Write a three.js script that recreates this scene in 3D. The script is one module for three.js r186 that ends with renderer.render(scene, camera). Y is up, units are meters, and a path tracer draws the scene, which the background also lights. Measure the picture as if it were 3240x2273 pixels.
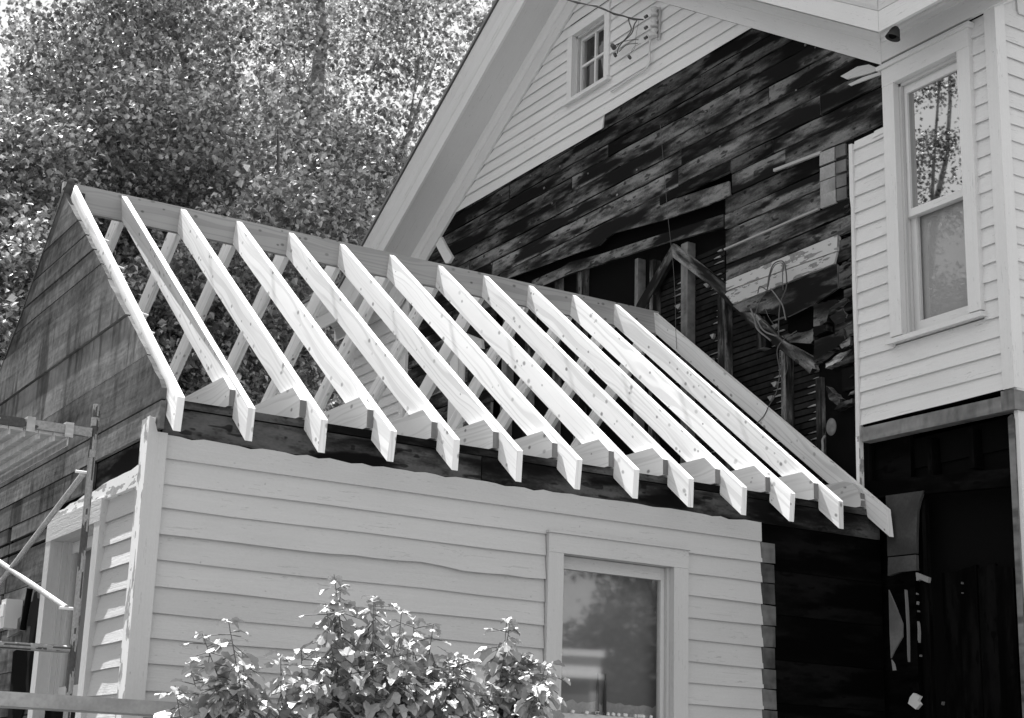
import * as THREE from 'three';
import { mergeGeometries } from 'three/addons/utils/BufferGeometryUtils.js';

// ---------------------------------------------------------------- camera, sky, sun, exposure
const scene = new THREE.Scene();
const camera = new THREE.PerspectiveCamera(24.655, 1024 / 718, 0.1, 400);
camera.position.set(-2.7314, -1.9851, 7.7974);
camera.up.set(-0.16384, 0.96348, 0.21182);
camera.lookAt(-2.7314 + 0.49728 * 10, -1.9851 + 0.26611 * 10, 7.7974 - 0.82577 * 10);
const renderer = new THREE.WebGLRenderer();
renderer.toneMapping = THREE.LinearToneMapping;
renderer.toneMappingExposure = 3.05;
renderer.shadowMap.enabled = true;

function skyTexture() {            // an even, bright summer haze
  const w = 128, h = 64, d = new Float32Array(w * h * 4);
  for (let j = 0; j < h; j++) for (let i = 0; i < w; i++) {
    const el = (j + 0.5) / h * 2 - 1;                       // -1 down .. 1 up
    const v = el < 0 ? 0.22 : 0.36 - 0.10 * el;
    const k = (j * w + i) * 4; d[k] = d[k + 1] = d[k + 2] = v; d[k + 3] = 1;
  }
  const t = new THREE.DataTexture(d, w, h, THREE.RGBAFormat, THREE.FloatType);
  t.mapping = THREE.EquirectangularReflectionMapping; t.magFilter = t.minFilter = THREE.LinearFilter; t.needsUpdate = true;
  return t;
}
scene.background = skyTexture();
scene.environment = scene.background;

const sun = new THREE.DirectionalLight(0xffffff, 5);
sun.position.set(-1.0 * 4, 13.5 * 4, -6.6 * 4);
sun.target.position.set(2, 0, -2);
sun.position.add(sun.target.position);
sun.castShadow = true; sun.shadow.mapSize.set(4096, 4096); sun.shadow.radius = 1;
Object.assign(sun.shadow.camera, { left: -25, right: 25, top: 25, bottom: -25, near: 1, far: 160 });
scene.add(sun, sun.target);

// ---------------------------------------------------------------- helpers
let seed = 7;
const rnd = () => { seed = (seed + 0x6D2B79F5) | 0; let t = Math.imul(seed ^ (seed >>> 15), 1 | seed); t = (t + Math.imul(t ^ (t >>> 7), 61 | t)) ^ t; return ((t ^ (t >>> 14)) >>> 0) / 4294967296; };
const rr = (a, b) => a + (b - a) * rnd();
const V = (x, y, z) => new THREE.Vector3(x, y, z);
const lerp = (a, b, t) => a + (b - a) * t;
const clamp = (x, a, b) => Math.min(b, Math.max(a, x));
const sstep = (a, b, x) => { const t = clamp((x - a) / (b - a), 0, 1); return t * t * (3 - 2 * t); };
const AX = V(1, 0, 0), AY = V(0, 1, 0), AZ = V(0, 0, 1);

// one closed solid through a row of like polygons; uv in metres, u along the grain g
function sweep(secs, g = AX, o = null) {
  o = o || [rr(0, 5), rr(0, 5)];
  const pos = [], uv = [], nor = [];
  const newell = (P) => { const n = V(0, 0, 0); P.forEach((a, i) => { const b = P[(i + 1) % P.length]; n.x += (a.y - b.y) * (a.z + b.z); n.y += (a.z - b.z) * (a.x + b.x); n.z += (a.x - b.x) * (a.y + b.y); }); return n.normalize(); };
  const cen = (P) => P.reduce((s, p) => s.add(p), V(0, 0, 0)).multiplyScalar(1 / P.length);
  const tri = (a, b, c, n) => {
    const t1 = g.clone().addScaledVector(n, -g.dot(n));
    if (t1.lengthSq() < 0.05) t1.copy(Math.abs(n.y) < 0.9 ? AY : AX).addScaledVector(n, -(Math.abs(n.y) < 0.9 ? n.y : n.x));
    t1.normalize(); const t2 = n.clone().cross(t1);
    for (const p of [a, b, c]) { pos.push(p.x, p.y, p.z); nor.push(n.x, n.y, n.z); uv.push(p.dot(t1) + o[0], p.dot(t2) + o[1]); }
  };
  const face = (a, b, c) => { const n = b.clone().sub(a).cross(c.clone().sub(a)); if (n.lengthSq() < 1e-14) return; tri(a, b, c, n.normalize()); };
  let S = secs.map((s) => s.slice());
  if (newell(S[0]).dot(cen(S[S.length - 1]).sub(cen(S[0]))) > 0) S = S.map((s) => s.slice().reverse());
  const cap = (P, flip) => {
    const n = newell(P), t1 = P[1].clone().sub(P[0]).normalize(), t2 = n.clone().cross(t1);
    for (const f of THREE.ShapeUtils.triangulateShape(P.map((p) => new THREE.Vector2(p.dot(t1), p.dot(t2))), [])) {
      const [a, b, c] = f.map((i) => P[i]); const m = b.clone().sub(a).cross(c.clone().sub(a));
      (m.dot(n) > 0) !== flip ? face(a, b, c) : face(a, c, b);
    }
  };
  cap(S[0], false); cap(S[S.length - 1], true);
  for (let k = 0; k + 1 < S.length; k++) S[k].forEach((_, i) => {
    const j = (i + 1) % S[k].length, A = S[k], B = S[k + 1];
    face(A[i], B[i], B[j]); face(A[i], B[j], A[j]);
  });
  const geo = new THREE.BufferGeometry();
  geo.setAttribute('position', new THREE.Float32BufferAttribute(pos, 3));
  geo.setAttribute('normal', new THREE.Float32BufferAttribute(nor, 3));
  geo.setAttribute('uv', new THREE.Float32BufferAttribute(uv, 2));
  return geo;
}
const slabX = (zy, x0, x1, g = AZ, o = null) => sweep([zy.map(([z, y]) => V(x0, y, z)), zy.map(([z, y]) => V(x1, y, z))], g, o);   // outline in z,y
const slabZ = (xy, z0, z1, g = AX) => sweep([xy.map(([x, y]) => V(x, y, z0)), xy.map(([x, y]) => V(x, y, z1))], g);   // outline in x,y
const rect = (a0, a1, b0, b1) => [[a0, b0], [a1, b0], [a1, b1], [a0, b1]];
function box(x0, x1, y0, y1, z0, z1) {
  const L = [x1 - x0, y1 - y0, z1 - z0], g = L[0] >= L[1] && L[0] >= L[2] ? AX : L[1] >= L[2] ? AY : AZ;
  return slabZ(rect(x0, x1, y0, y1), z0, z1, g);
}
function rod(a, b, r, n = 10, r2 = r) {           // a closed round bar from a to b
  const d = b.clone().sub(a).normalize(), u = (Math.abs(d.y) < 0.9 ? AY : AX).clone().cross(d).normalize(), w = d.clone().cross(u);
  const ring = (c, q) => Array.from({ length: n }, (_, i) => c.clone().addScaledVector(u, q * Math.cos(i / n * 6.2832)).addScaledVector(w, q * Math.sin(i / n * 6.2832)));
  const geo = sweep([ring(a, r), ring(b, r2)], d);
  const P = geo.attributes.position, N = geo.attributes.normal;      // smooth round sides
  for (let i = 0; i < P.count; i++) {
    const nn = V(N.getX(i), N.getY(i), N.getZ(i)); if (Math.abs(nn.dot(d)) > 0.9) continue;
    const p = V(P.getX(i), P.getY(i), P.getZ(i)).sub(a); p.addScaledVector(d, -p.dot(d)).normalize(); N.setXYZ(i, p.x, p.y, p.z);
  }
  return geo;
}
const tube = (pts, r, seg = 40) => new THREE.TubeGeometry(new THREE.CatmullRomCurve3(pts.map((p) => V(...p))), seg, r, 7, false);

const taken = {};
const numbered = (n) => { const k = taken[n] = (taken[n] === undefined ? 0 : taken[n] + 1); return k ? `${n}_${String(k).padStart(3, '0')}` : n; };
function mesh(name, geo, mat, parent = scene) {
  const m = new THREE.Mesh(Array.isArray(geo) ? mergeGeometries(geo.map((q) => q.index ? q.toNonIndexed() : q)) : geo, mat);
  m.name = parent === scene ? numbered(name) : name; m.castShadow = m.receiveShadow = true; parent.add(m); return m;
}
function thing(name, label, category, group) {
  const o = new THREE.Group(); o.name = numbered(name); scene.add(o); o.userData = { label, category }; if (group) o.userData.group = group; return o;
}
const tag = (o, label, category, group) => { Object.assign(o.userData, { label, category }); if (group) o.userData.group = group; return o; };

// ---------------------------------------------------------------- surfaces
const hash = (x, y, s) => { let h = Math.imul(x, 374761393) + Math.imul(y, 668265263) + Math.imul(s, 2147483647 ^ 1013); h = Math.imul(h ^ (h >>> 13), 1274126177); return ((h ^ (h >>> 16)) >>> 0) / 4294967296; };
function vnoise(x, y, px, py, s) {                 // value noise that repeats every px, py cells
  const xi = Math.floor(x), yi = Math.floor(y), fx = x - xi, fy = y - yi, u = fx * fx * (3 - 2 * fx), v = fy * fy * (3 - 2 * fy);
  const m = (a, p) => ((a % p) + p) % p, x0 = m(xi, px), x1 = m(xi + 1, px), y0 = m(yi, py), y1 = m(yi + 1, py);
  return lerp(lerp(hash(x0, y0, s), hash(x1, y0, s), u), lerp(hash(x0, y1, s), hash(x1, y1, s), u), v);
}
function fbm(u, v, fx, fy, oct, s) { let a = 0, q = 0.5, t = 0; for (let i = 0; i < oct; i++) { a += q * vnoise(u * fx, v * fy, fx, fy, s + i); t += q; q *= 0.5; fx *= 2; fy *= 2; } return a / t; }
const enc = (l) => Math.round(255 * (l <= 0.0031308 ? l * 12.92 : 1.055 * Math.pow(l, 1 / 2.4) - 0.055));
function texture(w, h, mw, mh, f, colour = true) { // f(u, v) gives a linear grey 0..1; the tile is mw x mh metres
  const d = new Uint8Array(w * h * 4);
  for (let j = 0; j < h; j++) for (let i = 0; i < w; i++) { const g = clamp(f((i + 0.5) / w, (j + 0.5) / h), 0, 1), b = colour ? enc(g) : Math.round(g * 255), k = (j * w + i) * 4; d[k] = d[k + 1] = d[k + 2] = b; d[k + 3] = 255; }
  const t = new THREE.DataTexture(d, w, h); t.wrapS = t.wrapT = THREE.RepeatWrapping; t.magFilter = THREE.LinearFilter; t.minFilter = THREE.LinearMipmapLinearFilter; t.generateMipmaps = true;
  if (colour) t.colorSpace = THREE.SRGBColorSpace; t.repeat.set(1 / mw, 1 / mh); t.needsUpdate = true; return t;
}
const grey = (v) => new THREE.Color().setRGB(v, v, v);
const std = (v, rough, extra = {}) => new THREE.MeshStandardMaterial({ color: grey(v), roughness: rough, ...extra });
const matt = (v, extra = {}) => new THREE.MeshPhysicalMaterial({ color: grey(v), roughness: 0.95, specularIntensity: 0.12, ...extra });

const knots = Array.from({ length: 95 }, () => [rnd(), rnd(), rr(0.005, 0.013), rr(0.3, 0.95)]);
const woodTex = texture(1024, 512, 2.6, 0.9, (u, v) => {
  const wob = fbm(u, v, 3, 6, 3, 11) * 0.16, ring = fbm(u, v + wob, 2, 70, 2, 21);
  let c = 0.93 - 0.17 * sstep(0.48, 0.78, ring) - 0.10 * fbm(u, v, 6, 12, 4, 31) + 0.05;
  for (const [ku, kv, r, s] of knots) {
    let du = Math.abs(u - ku), dv = Math.abs(v - kv); du = Math.min(du, 1 - du) * 2.6; dv = Math.min(dv, 1 - dv) * 0.9;
    const q = Math.hypot(du * 0.7, dv); if (q < r * 2.4) c = lerp(c, 0.22, (1 - sstep(r * 0.5, r * 1.5, q)) * s);
  }
  return c;
});
const darkTex = texture(1024, 512, 2.4, 1.2, (u, v) => {
  const w = 0.05 * fbm(u, v, 3, 3, 3, 40), a = fbm(u, v + w, 5, 13, 6, 41), b = fbm(u, v, 26, 44, 4, 51), st = fbm(u, v + w, 3, 90, 3, 61), f = fbm(u, v, 160, 160, 2, 66);
  let c = 0.95 * sstep(0.34, 0.74, a) * (0.15 + 1.5 * b) * (0.8 + 0.4 * st);
  c *= 1 - 0.6 * sstep(0.46, 0.70, fbm(u, v, 6, 9, 6, 71)); c *= 0.6 + 0.8 * f; c = Math.min(c, 0.42 + 0.3 * c);
  c *= 1 - 0.75 * sstep(0.70, 0.76, fbm(u, v, 30, 40, 2, 76));
  return 0.03 + 0.7 * c;
});
const weatherTex = texture(1024, 1024, 2.4, 2.4, (u, v) => {       // u along the board, v up: rain streaks run along v
  const wv = 0.03 * fbm(u, v, 4, 4, 3, 80), grain = fbm(u, v + wv, 2, 60, 4, 81), streak = fbm(u + wv, v, 23, 2, 5, 91), blot = fbm(u, v, 5, 6, 6, 101), sp = fbm(u, v, 70, 50, 3, 111);
  let c = 0.50 + 0.30 * (grain - 0.5) + 0.26 * (streak - 0.5) + 0.95 * (blot - 0.5) + 0.35 * (sp - 0.5);
  c *= 1 - 0.5 * sstep(0.60, 0.76, fbm(u + wv, v, 30, 3, 5, 121) * 0.62 + 0.75 * (fbm(u, v, 3, 3, 3, 125) - 0.32));
  return c;
});
const paintTex = texture(1024, 512, 2.0, 1.0, (u, v) => {
  const f = fbm(u, v, 200, 160, 2, 131), g = fbm(u, v, 4, 5, 4, 141), br = fbm(u, v, 6, 160, 2, 151);
  let c = 0.93 + 0.05 * (f - 0.5) + 0.09 * (g - 0.5) + 0.05 * (br - 0.5);
  const chip = fbm(u, v, 40, 120, 3, 161); if (chip > 0.86) c *= 0.8;
  const ck = Math.abs(fbm(u, v, 2, 56, 3, 163) - 0.5); if (ck < 0.006 && fbm(u, v, 5, 9, 3, 165) > 0.60) c *= 0.74;
  const spot = vnoise(u * 34, v * 22, 34, 22, 171); if (spot > 0.993) c *= 0.7;
  return c;
});
const paintBump = texture(1024, 512, 2.0, 1.0, (u, v) => 0.5 * fbm(u, v, 8, 220, 2, 181) + 0.5 * fbm(u, v, 120, 120, 2, 191), false);
const flakeTex = texture(512, 512, 1.0, 1.0, (u, v) => { const a = fbm(u, v, 10, 40, 4, 201); return a > 0.58 ? 0.28 + 0.2 * fbm(u, v, 60, 60, 2, 3) : 0.9 - 0.06 * fbm(u, v, 90, 90, 2, 5); });
const rustTex = texture(512, 512, 0.6, 0.6, (u, v) => { const a = fbm(u, v, 5, 9, 4, 211), b = fbm(u, v, 70, 70, 2, 221); return a > 0.54 ? 0.05 + 0.05 * b : 0.42 + 0.22 * (b - 0.5) + 0.1 * (a - 0.4); });
const barkTex = texture(512, 512, 1.2, 1.2, (u, v) => 0.1 + 0.4 * fbm(u, v, 30, 5, 4, 231));
const groundTex = texture(1024, 1024, 9, 9, (u, v) => 0.35 + 0.6 * fbm(u, v, 9, 9, 6, 241) * (0.6 + 0.7 * fbm(u, v, 180, 180, 2, 251)));
const plasterTex = texture(512, 512, 1, 1, (u, v) => { const a = fbm(u, v, 6, 6, 5, 261); return 0.35 + 0.6 * a * (0.7 + 0.6 * fbm(u, v, 80, 80, 2, 271)); });
const dustTex = texture(512, 512, 1, 1, (u, v) => 0.55 + 0.5 * fbm(u, v, 24, 4, 4, 281) * fbm(u, v, 90, 30, 2, 291) * 1.5);

const M = {
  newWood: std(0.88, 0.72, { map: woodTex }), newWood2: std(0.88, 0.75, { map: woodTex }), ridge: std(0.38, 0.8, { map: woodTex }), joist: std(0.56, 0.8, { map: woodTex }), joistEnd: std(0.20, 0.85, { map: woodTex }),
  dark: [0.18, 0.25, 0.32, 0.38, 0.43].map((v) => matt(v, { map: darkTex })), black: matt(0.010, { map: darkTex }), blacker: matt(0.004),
  stud: matt(0.40, { map: darkTex }), studLight: matt(0.26, { map: weatherTex }), lath: matt(0.03, { map: weatherTex }), key: std(0.42, 0.95, { map: plasterTex }),
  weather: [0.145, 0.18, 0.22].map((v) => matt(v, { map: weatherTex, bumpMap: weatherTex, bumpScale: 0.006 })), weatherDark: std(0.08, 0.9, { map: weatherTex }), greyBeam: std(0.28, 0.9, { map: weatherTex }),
  paint: [0.66, 0.68, 0.70].map((v) => std(v, 0.6, { map: paintTex, bumpMap: paintBump, bumpScale: 0.0012 })), paintOld: [0.495, 0.51, 0.525].map((v) => std(v, 0.65, { map: paintTex, bumpMap: paintBump, bumpScale: 0.0015 })),
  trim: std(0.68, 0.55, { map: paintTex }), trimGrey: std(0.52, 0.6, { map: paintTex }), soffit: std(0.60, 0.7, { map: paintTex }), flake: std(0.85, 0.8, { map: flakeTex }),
  roof: std(0.08, 0.95), plaster: std(0.42, 0.95, { map: plasterTex }), plasterDark: std(0.2, 0.95, { map: plasterTex }), paper: std(0.8, 0.9),
  pipe: std(0.62, 0.55, { map: rustTex, metalness: 0.15 }), alu: std(0.5, 0.5, { map: dustTex, metalness: 0.1 }), wireDark: std(0.06, 0.6), wireMid: std(0.07, 0.6), wireGrey: std(0.14, 0.7), ceramic: std(0.5, 0.35), nail: std(0.75, 0.4),
  bark: std(0.75, 0.95, { map: barkTex }), stem: std(0.11, 0.8),
  glass: new THREE.MeshPhysicalMaterial({ color: grey(0.46), roughness: 0.015, metalness: 1 }),
  glassFlat: new THREE.MeshPhysicalMaterial({ color: grey(0.95), roughness: 0.02, transmission: 1, thickness: 0, ior: 1.7 }),
  glassFront: new THREE.MeshPhysicalMaterial({ color: grey(0.95), roughness: 0.03, transmission: 1, thickness: 0, ior: 2.3 }),
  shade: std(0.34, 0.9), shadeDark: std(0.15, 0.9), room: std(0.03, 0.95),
};
const any = (a) => a[Math.floor(rnd() * a.length)];

// a clapboard on a wall that faces -X (from z0(y) to z1(y)) or +Z (from x0 to x1); its lower edge wavers a little
const asF = (f) => (typeof f === 'function' ? f : () => f);
function clapX(x, z0, z1, y0, y1, butt = 0.021, wav = 0.002) {
  const F0 = asF(z0), F1 = asF(z1), n = Math.max(2, Math.ceil(Math.abs(F1(y0) - F0(y0)) / 0.45)), s0 = rr(0, 9), yt = y1 + 0.018;
  return sweep(Array.from({ length: n + 1 }, (_, i) => {
    const t = i / n, w = wav * Math.sin(s0 + i * 1.7) * (0.5 + rnd()), b = butt * (0.85 + 0.3 * rnd()), q = (y) => lerp(F0(y), F1(y), t);
    return [V(x, y0 + w + 0.016, q(y0)), V(x - b, y0 + w, q(y0)), V(x - 0.005, yt, q(yt)), V(x, yt, q(yt))];
  }), AZ);
}
function clapZ(z, x0, x1, y0, y1, butt = 0.018, wav = 0.002, fy = null) {
  const n = Math.max(2, Math.ceil(Math.abs(x1 - x0) / (fy ? 0.14 : 0.45))), s0 = rr(0, 9), yt = y1 + 0.018;
  return sweep(Array.from({ length: n + 1 }, (_, i) => {
    const x = lerp(x0, x1, i / n), w = fy ? fy(x) : wav * Math.sin(s0 + i * 1.7) * (0.5 + rnd()), b = butt * (0.85 + 0.3 * rnd()) + (fy ? 0.006 : 0);
    return [V(x, y0 + w + 0.016, z), V(x, y0 + w, z + b), V(x, yt, z + 0.005), V(x, yt, z)];
  }), AX);
}

// ---------------------------------------------------------------- ground
{
  const g = new THREE.PlaneGeometry(600, 600); g.rotateX(-Math.PI / 2); g.translate(0, -3.6, 0);
  const p = g.attributes.position, uv = g.attributes.uv; for (let i = 0; i < p.count; i++) uv.setXY(i, p.getX(i), p.getZ(i));
  mesh('ground', g, std(0.2, 0.95, { map: groundTex })).userData.kind = 'structure';
}

// ================================================================ the tall house: gable wall at x = 4.92 facing -X
const L = 4.92;
const house = thing('house', 'tall white clapboard house with a stripped dark gable wall and wide eaves', 'house');
const yl = (z) => 5.339 + 0.637 * (z + 3.902), yr = (z) => 4.045 - 0.62 * (z + 1.374);    // lower edges of the two rake friezes
const zlf = (y) => -3.902 + (y - 5.339) / 0.637, zrf = (y) => -1.374 - (y - 4.045) / 0.62;
const ZA = (5.339 + 0.637 * 3.902 - 4.045 + 0.62 * 1.374) / (-0.62 - 0.637);               // ridge line of the gable
{
  const wall = mesh('gable_wall', box(5.06, 5.09, -3.6, 3.3, -7.3, 0.03), M.black, house);
  mesh('gable_backing', [slabX([[-7.3, 3.3], [0.03, 3.3], [zrf(4.4), 4.4], [zlf(4.4), 4.4]], 4.952, 4.97), slabX([[zlf(4.4), 4.4], [-3.96, 4.4], [-3.96, yl(-3.96)]], 4.952, 4.97), slabX([[-3.42, 4.4], [zrf(4.4), 4.4], [-3.42, yr(-3.42)]], 4.952, 4.97), slabX([[-3.96, 5.03], [-3.42, 5.03], [-3.42, yr(-3.42)], [ZA, yl(ZA)], [-3.96, yl(-3.96)]], 4.952, 4.97)], M.black, house);
  // white clapboards left in the top of the gable
  const C0 = [-4.03, -3.345];
  for (let k = 0; k < 13; k++) {
    const y0 = 4.042 + 0.112 * k, y1 = y0 + 0.112, zl = (y) => zlf(y) + 0.022, zr = (y) => zrf(y) - 0.004;
    if (zl(y1) > zr(y1) - 0.15) break;
    const segs = y1 > 4.40 && y0 < 5.11 ? [[zl, C0[0]], [C0[1], zr]] : [[zl, zr]];
    for (const [a, b] of segs) if (asF(b)(y1) - asF(a)(y1) > 0.04) mesh('clapboard', clapX(L + 0.004, a, b, y0, y1), any(M.paint), wall);
  }
  mesh('clapboard', clapX(L + 0.004, C0[0] + 0.002, C0[1] - 0.002, 5.117, 5.150, 0.021), M.paint[1], wall);
  mesh('clapboard', clapX(L + 0.004, (y) => zlf(y) + 0.02, (y) => -3.44 - (4.042 - y) * 0.1, 3.922, 4.042, 0.02), any(M.paint), wall);
  // bare sheathing boards: rows with butt joints
  const sheath = (zy, tone) => mesh('sheathing_board', slabX(zy, L + 0.028 + rr(-0.002, 0.002), L + rr(-0.002, 0.010)), tone === undefined ? any(M.dark) : M.dark[tone], wall);
  const course = (y0, y1, a, b, tone) => {          // one old board with a worn, uneven edge
    const e = rr(0.002, 0.006), lo = [], hi = [], n = Math.max(2, Math.ceil((b(y0) - a(y0)) / 0.16)), g0 = rr(0.002, 0.007), g1 = rr(0.001, 0.005), tl = rr(-0.004, 0.004);
    for (let i = 0; i <= n; i++) { const t = i / n, w = () => (rnd() < 0.25 ? rr(0, 0.009) : rr(0, 0.003)); lo.push([lerp(a(y0) + e, b(y0) - e, t), y0 + g0 + w() + tl * t]); hi.push([lerp(b(y1) - e, a(y1) + e, t), y1 - g1 - w() + tl * (1 - t)]); }
    sheath([...lo, ...hi], tone);
  };
  const row = (y0, y1, za, zb, joints, tones) => {
    const m = y1 - y0 > 0.2 ? [y0, lerp(y0, y1, rr(0.42, 0.6)), y1] : [y0, y1];
    for (let k = 0; k + 1 < m.length; k++) {
      const zs = [za, ...joints.filter(() => rnd() < 0.62).map((z) => z + (k ? rr(-0.5, 0.5) : 0)).sort((p, q) => p - q), zb];
      for (let i = 0; i + 1 < zs.length; i++) course(m[k], m[k + 1], asF(zs[i]), asF(zs[i + 1]), tones && rnd() < 0.7 ? tones[Math.min(i, tones.length - 1)] : undefined);
    }
  };
  const R = (y) => Math.min(zrf(y) + 0.05, 0.06), Q = (y) => Math.max(zlf(y) - 0.05, -7.04);
  row(3.905, 4.06, Q, R, [-4.9, -2.9], [0, 1, 1]);
  row(3.625, 3.905, Q, R, [-5.3, -3.38, -1.72], [1, 0, 1, 1]);
  row(3.328, 3.625, Q, R, [-4.22, -3.24, -1.2], [1, 2, 2, 2]);
  row(3.028, 3.328, Q, R, [-5.35, -2.35, -0.62], [1, 3, 3, 2]);
  row(2.735, 3.025, -1.66, R, [-1.02], [3, 2]);
  sheath([[-5.2, 2.95], [-4.07, 2.885], [-3.5, 2.835], [-3.40, 2.87], [-3.28, 2.885], [-2.56, 2.79], [-2.0, 2.745], [-1.69, 2.737], [-1.70, 2.86], [-2.37, 2.925], [-2.56, 3.022], [-5.2, 3.022]], 3);
  sheath([[-4.6, 2.70], [-3.96, 2.695], [-2.54, 2.585], [-1.76, 2.49], [-1.76, 2.60], [-2.54, 2.668], [-2.8, 2.69], [-3.44, 2.742], [-3.96, 2.805], [-4.1, 2.79], [-4.6, 2.80]], 2);
  row(2.93, 3.025, -2.60, -1.664, [-2.1], [1, 2]);
  row(2.46, 2.732, -1.745, -0.29, [-1.05], [3, 2]);
  row(2.305, 2.46, -1.745, -0.29, [-0.64], [2, 1]);
  row(2.04, 2.30, -1.735, -0.29, [], [2]);
  for (const [y0, y1, j] of [[2.735, 3.025, -6.1], [2.46, 2.73, -5.9], [2.18, 2.455, -6.3], [1.9, 2.175, -5.8], [1.6, 1.895, -6.2], [1.3, 1.595, -5.9], [0.9, 1.295, -6.1]]) row(y0, y1, -7.04, -5.28 + rr(-0.06, 0.06), [j]);
  sheath([[-1.66, 1.822], [-1.57, 1.75], [-1.25, 1.66], [-1.037, 1.58], [-0.72, 1.61], [-0.49, 1.66], [-0.49, 1.838], [-1.63, 1.825]], 2);
  mesh('pale_board', slabX([[-1.72, 1.955], [-0.47, 1.93], [-0.462, 2.048], [-1.72, 2.034]], L + 0.028, L - 0.008), M.studLight, wall).material = std(0.50, 0.85, { map: flakeTex });
  mesh('pale_board', slabX([[-1.735, 1.93], [-1.64, 1.828], [-0.506, 1.848], [-0.475, 1.925], [-1.70, 1.949]], L + 0.028, L - 0.004), std(0.46, 0.85, { map: flakeTex }), wall);
  mesh('pale_strip', slabX([[-1.74, 2.292], [-0.655, 2.298], [-0.655, 2.312], [-1.74, 2.306]], L + 0.01, L - 0.012), std(0.3, 0.9), wall);
  mesh('pale_strip', slabX([[-1.14, 2.752], [-0.62, 2.72], [-0.617, 2.742], [-1.142, 2.775]], L + 0.01, L - 0.012), std(0.34, 0.9), wall);
  for (const y of [2.735, 2.615, 2.505, 2.405]) { mesh('pale_patch', slabX([[-0.632, y - 0.105], [-0.474, y - 0.112], [-0.47, y - 0.01], [-0.627, y - 0.004]], L + 0.02, L - 0.008), std(rr(0.34, 0.46), 0.9, { map: plasterTex }), wall); mesh('pale_patch', slabX([[-0.462, y - 0.10], [-0.36, y - 0.108], [-0.36, y - 0.02], [-0.46, y - 0.01]], L + 0.02, L - 0.006), std(rr(0.16, 0.24), 0.9, { map: plasterTex }), wall); }
  for (let i = 0; i < 26; i++) { const z = rr(-5.6, -0.4), y = rr(3.1, 3.9); if (y > yl(z) || y > yr(z)) continue; const a = rr(0.006, 0.02); mesh('plaster_speck', slabX([[z, y], [z + a, y + 0.3 * a], [z + 0.8 * a, y + a], [z + 0.1 * a, y + 0.9 * a]], L + 0.003, L - 0.007), M.paper, wall).material = i % 5 ? M.plasterDark : M.plaster; }
  // open stud bays with lath behind
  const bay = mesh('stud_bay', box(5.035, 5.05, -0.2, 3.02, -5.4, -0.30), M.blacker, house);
  for (const [z, w, y0, y1, lt] of [[-2.30, 0.088, 0.3, 2.52, 1], [-1.83, 0.085, 0.3, 2.0, 0], [-1.365, 0.085, 1.42, 1.66, 0], [-1.11, 0.05, 0.3, 1.35, 0], [-0.735, 0.06, 0.3, 1.06, 0], [-2.965, 0.045, 0.3, 2.57, 1], [-2.75, 0.05, 0.3, 2.5, 0], [-3.84, 0.085, 0.3, 2.75, 0], [-4.23, 0.04, 0.3, 2.75, 0], [-4.7, 0.06, 0.3, 2.75, 0], [-5.1, 0.09, 0.3, 2.95, 1]])
    mesh('stud', slabX([[z - w / 2, y0], [z + w / 2, y0], [z + w / 2 + rr(-0.004, 0.004), (y0 + y1) / 2], [z + w / 2, y1], [z - w / 2, y1]], 5.03, L + 0.03, AY), lt ? M.studLight : M.stud, bay);
  mesh('brace', slabX([[-2.437, 2.435], [-1.942, 2.056], [-1.38, 1.552], [-0.881, 1.167], [-0.80, 1.10], [-0.775, 1.135], [-0.74, 1.12], [-0.755, 1.16], [-0.70, 1.165], [-0.734, 1.196], [-1.101, 1.424], [-1.72, 1.998], [-2.429, 2.55], [-2.46, 2.53]], L + 0.05, L + 0.012, V(0, -0.62, 0.78)), M.stud, bay).material = matt(0.46, { map: darkTex });
  mesh('brace', slabX([[-2.44, 2.445], [-2.80, 2.126], [-2.95, 2.0], [-3.03, 2.0], [-2.95, 2.163], [-2.457, 2.55]], L + 0.06, L + 0.025, V(0, 0.7, 0.7)), M.stud, bay);
  for (const [za, zb, y0, y1] of [[-2.255, -1.875, 0.7, 2.4], [-1.785, -1.14, 0.6, 1.86], [-1.08, -0.77, 0.55, 1.25], [-2.72, -2.35, 1.4, 2.3], [-1.76, -1.4, 1.9, 2.5]])
    for (let y = y0; y < y1; y += 0.049) {
      const d = rr(-0.004, 0.004); mesh('lath', slabX([[za, y + d], [zb, y + rr(-0.004, 0.004)], [zb, y + 0.037], [za, y + 0.037 + d]], 5.034, 5.026), M.lath, bay);
      if (rnd() < 0.75) { const l = rr(0.05, 0.16), h = rr(0.006, 0.014), zz = zb - rr(0, 0.05); mesh('plaster_key', slabX([[zz - l, y - h * 0.3], [zz, y - h * 0.8], [zz, y + h * 0.3], [zz - l * 0.4, y + h * 0.4]], 5.028, 5.015), M.key, bay); }
      if (rnd() < 0.13) { const l = rr(0.04, 0.08), zz = zb - rr(0.02, 0.2); mesh('plaster_key', slabX([[zz - l, y + 0.01], [zz - l * 0.4, y - 0.03], [zz, y - 0.01], [zz, y + 0.012]], 5.028, 5.005), M.key, bay); }
    }
  // torn paper, plaster and board ends beside the white corner strip
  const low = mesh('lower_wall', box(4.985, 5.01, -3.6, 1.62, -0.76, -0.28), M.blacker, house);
  const frag = (zy, v, t = darkTex) => {             // broken edges instead of straight cuts
    const P = []; zy.forEach(([z, y], i) => { const [z2, y2] = zy[(i + 1) % zy.length]; P.push([z, y]); const n = Math.ceil(Math.hypot(z2 - z, y2 - y) / 0.035); for (let k = 1; k < n; k++) P.push([lerp(z, z2, k / n) + rr(-0.007, 0.007), lerp(y, y2, k / n) + rr(-0.006, 0.006)]); });
    return mesh('board_fragment', slabX(P, 4.98, L + rr(-0.014, 0.012)), matt(v * 2.2, { map: t }), low);
  };
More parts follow.
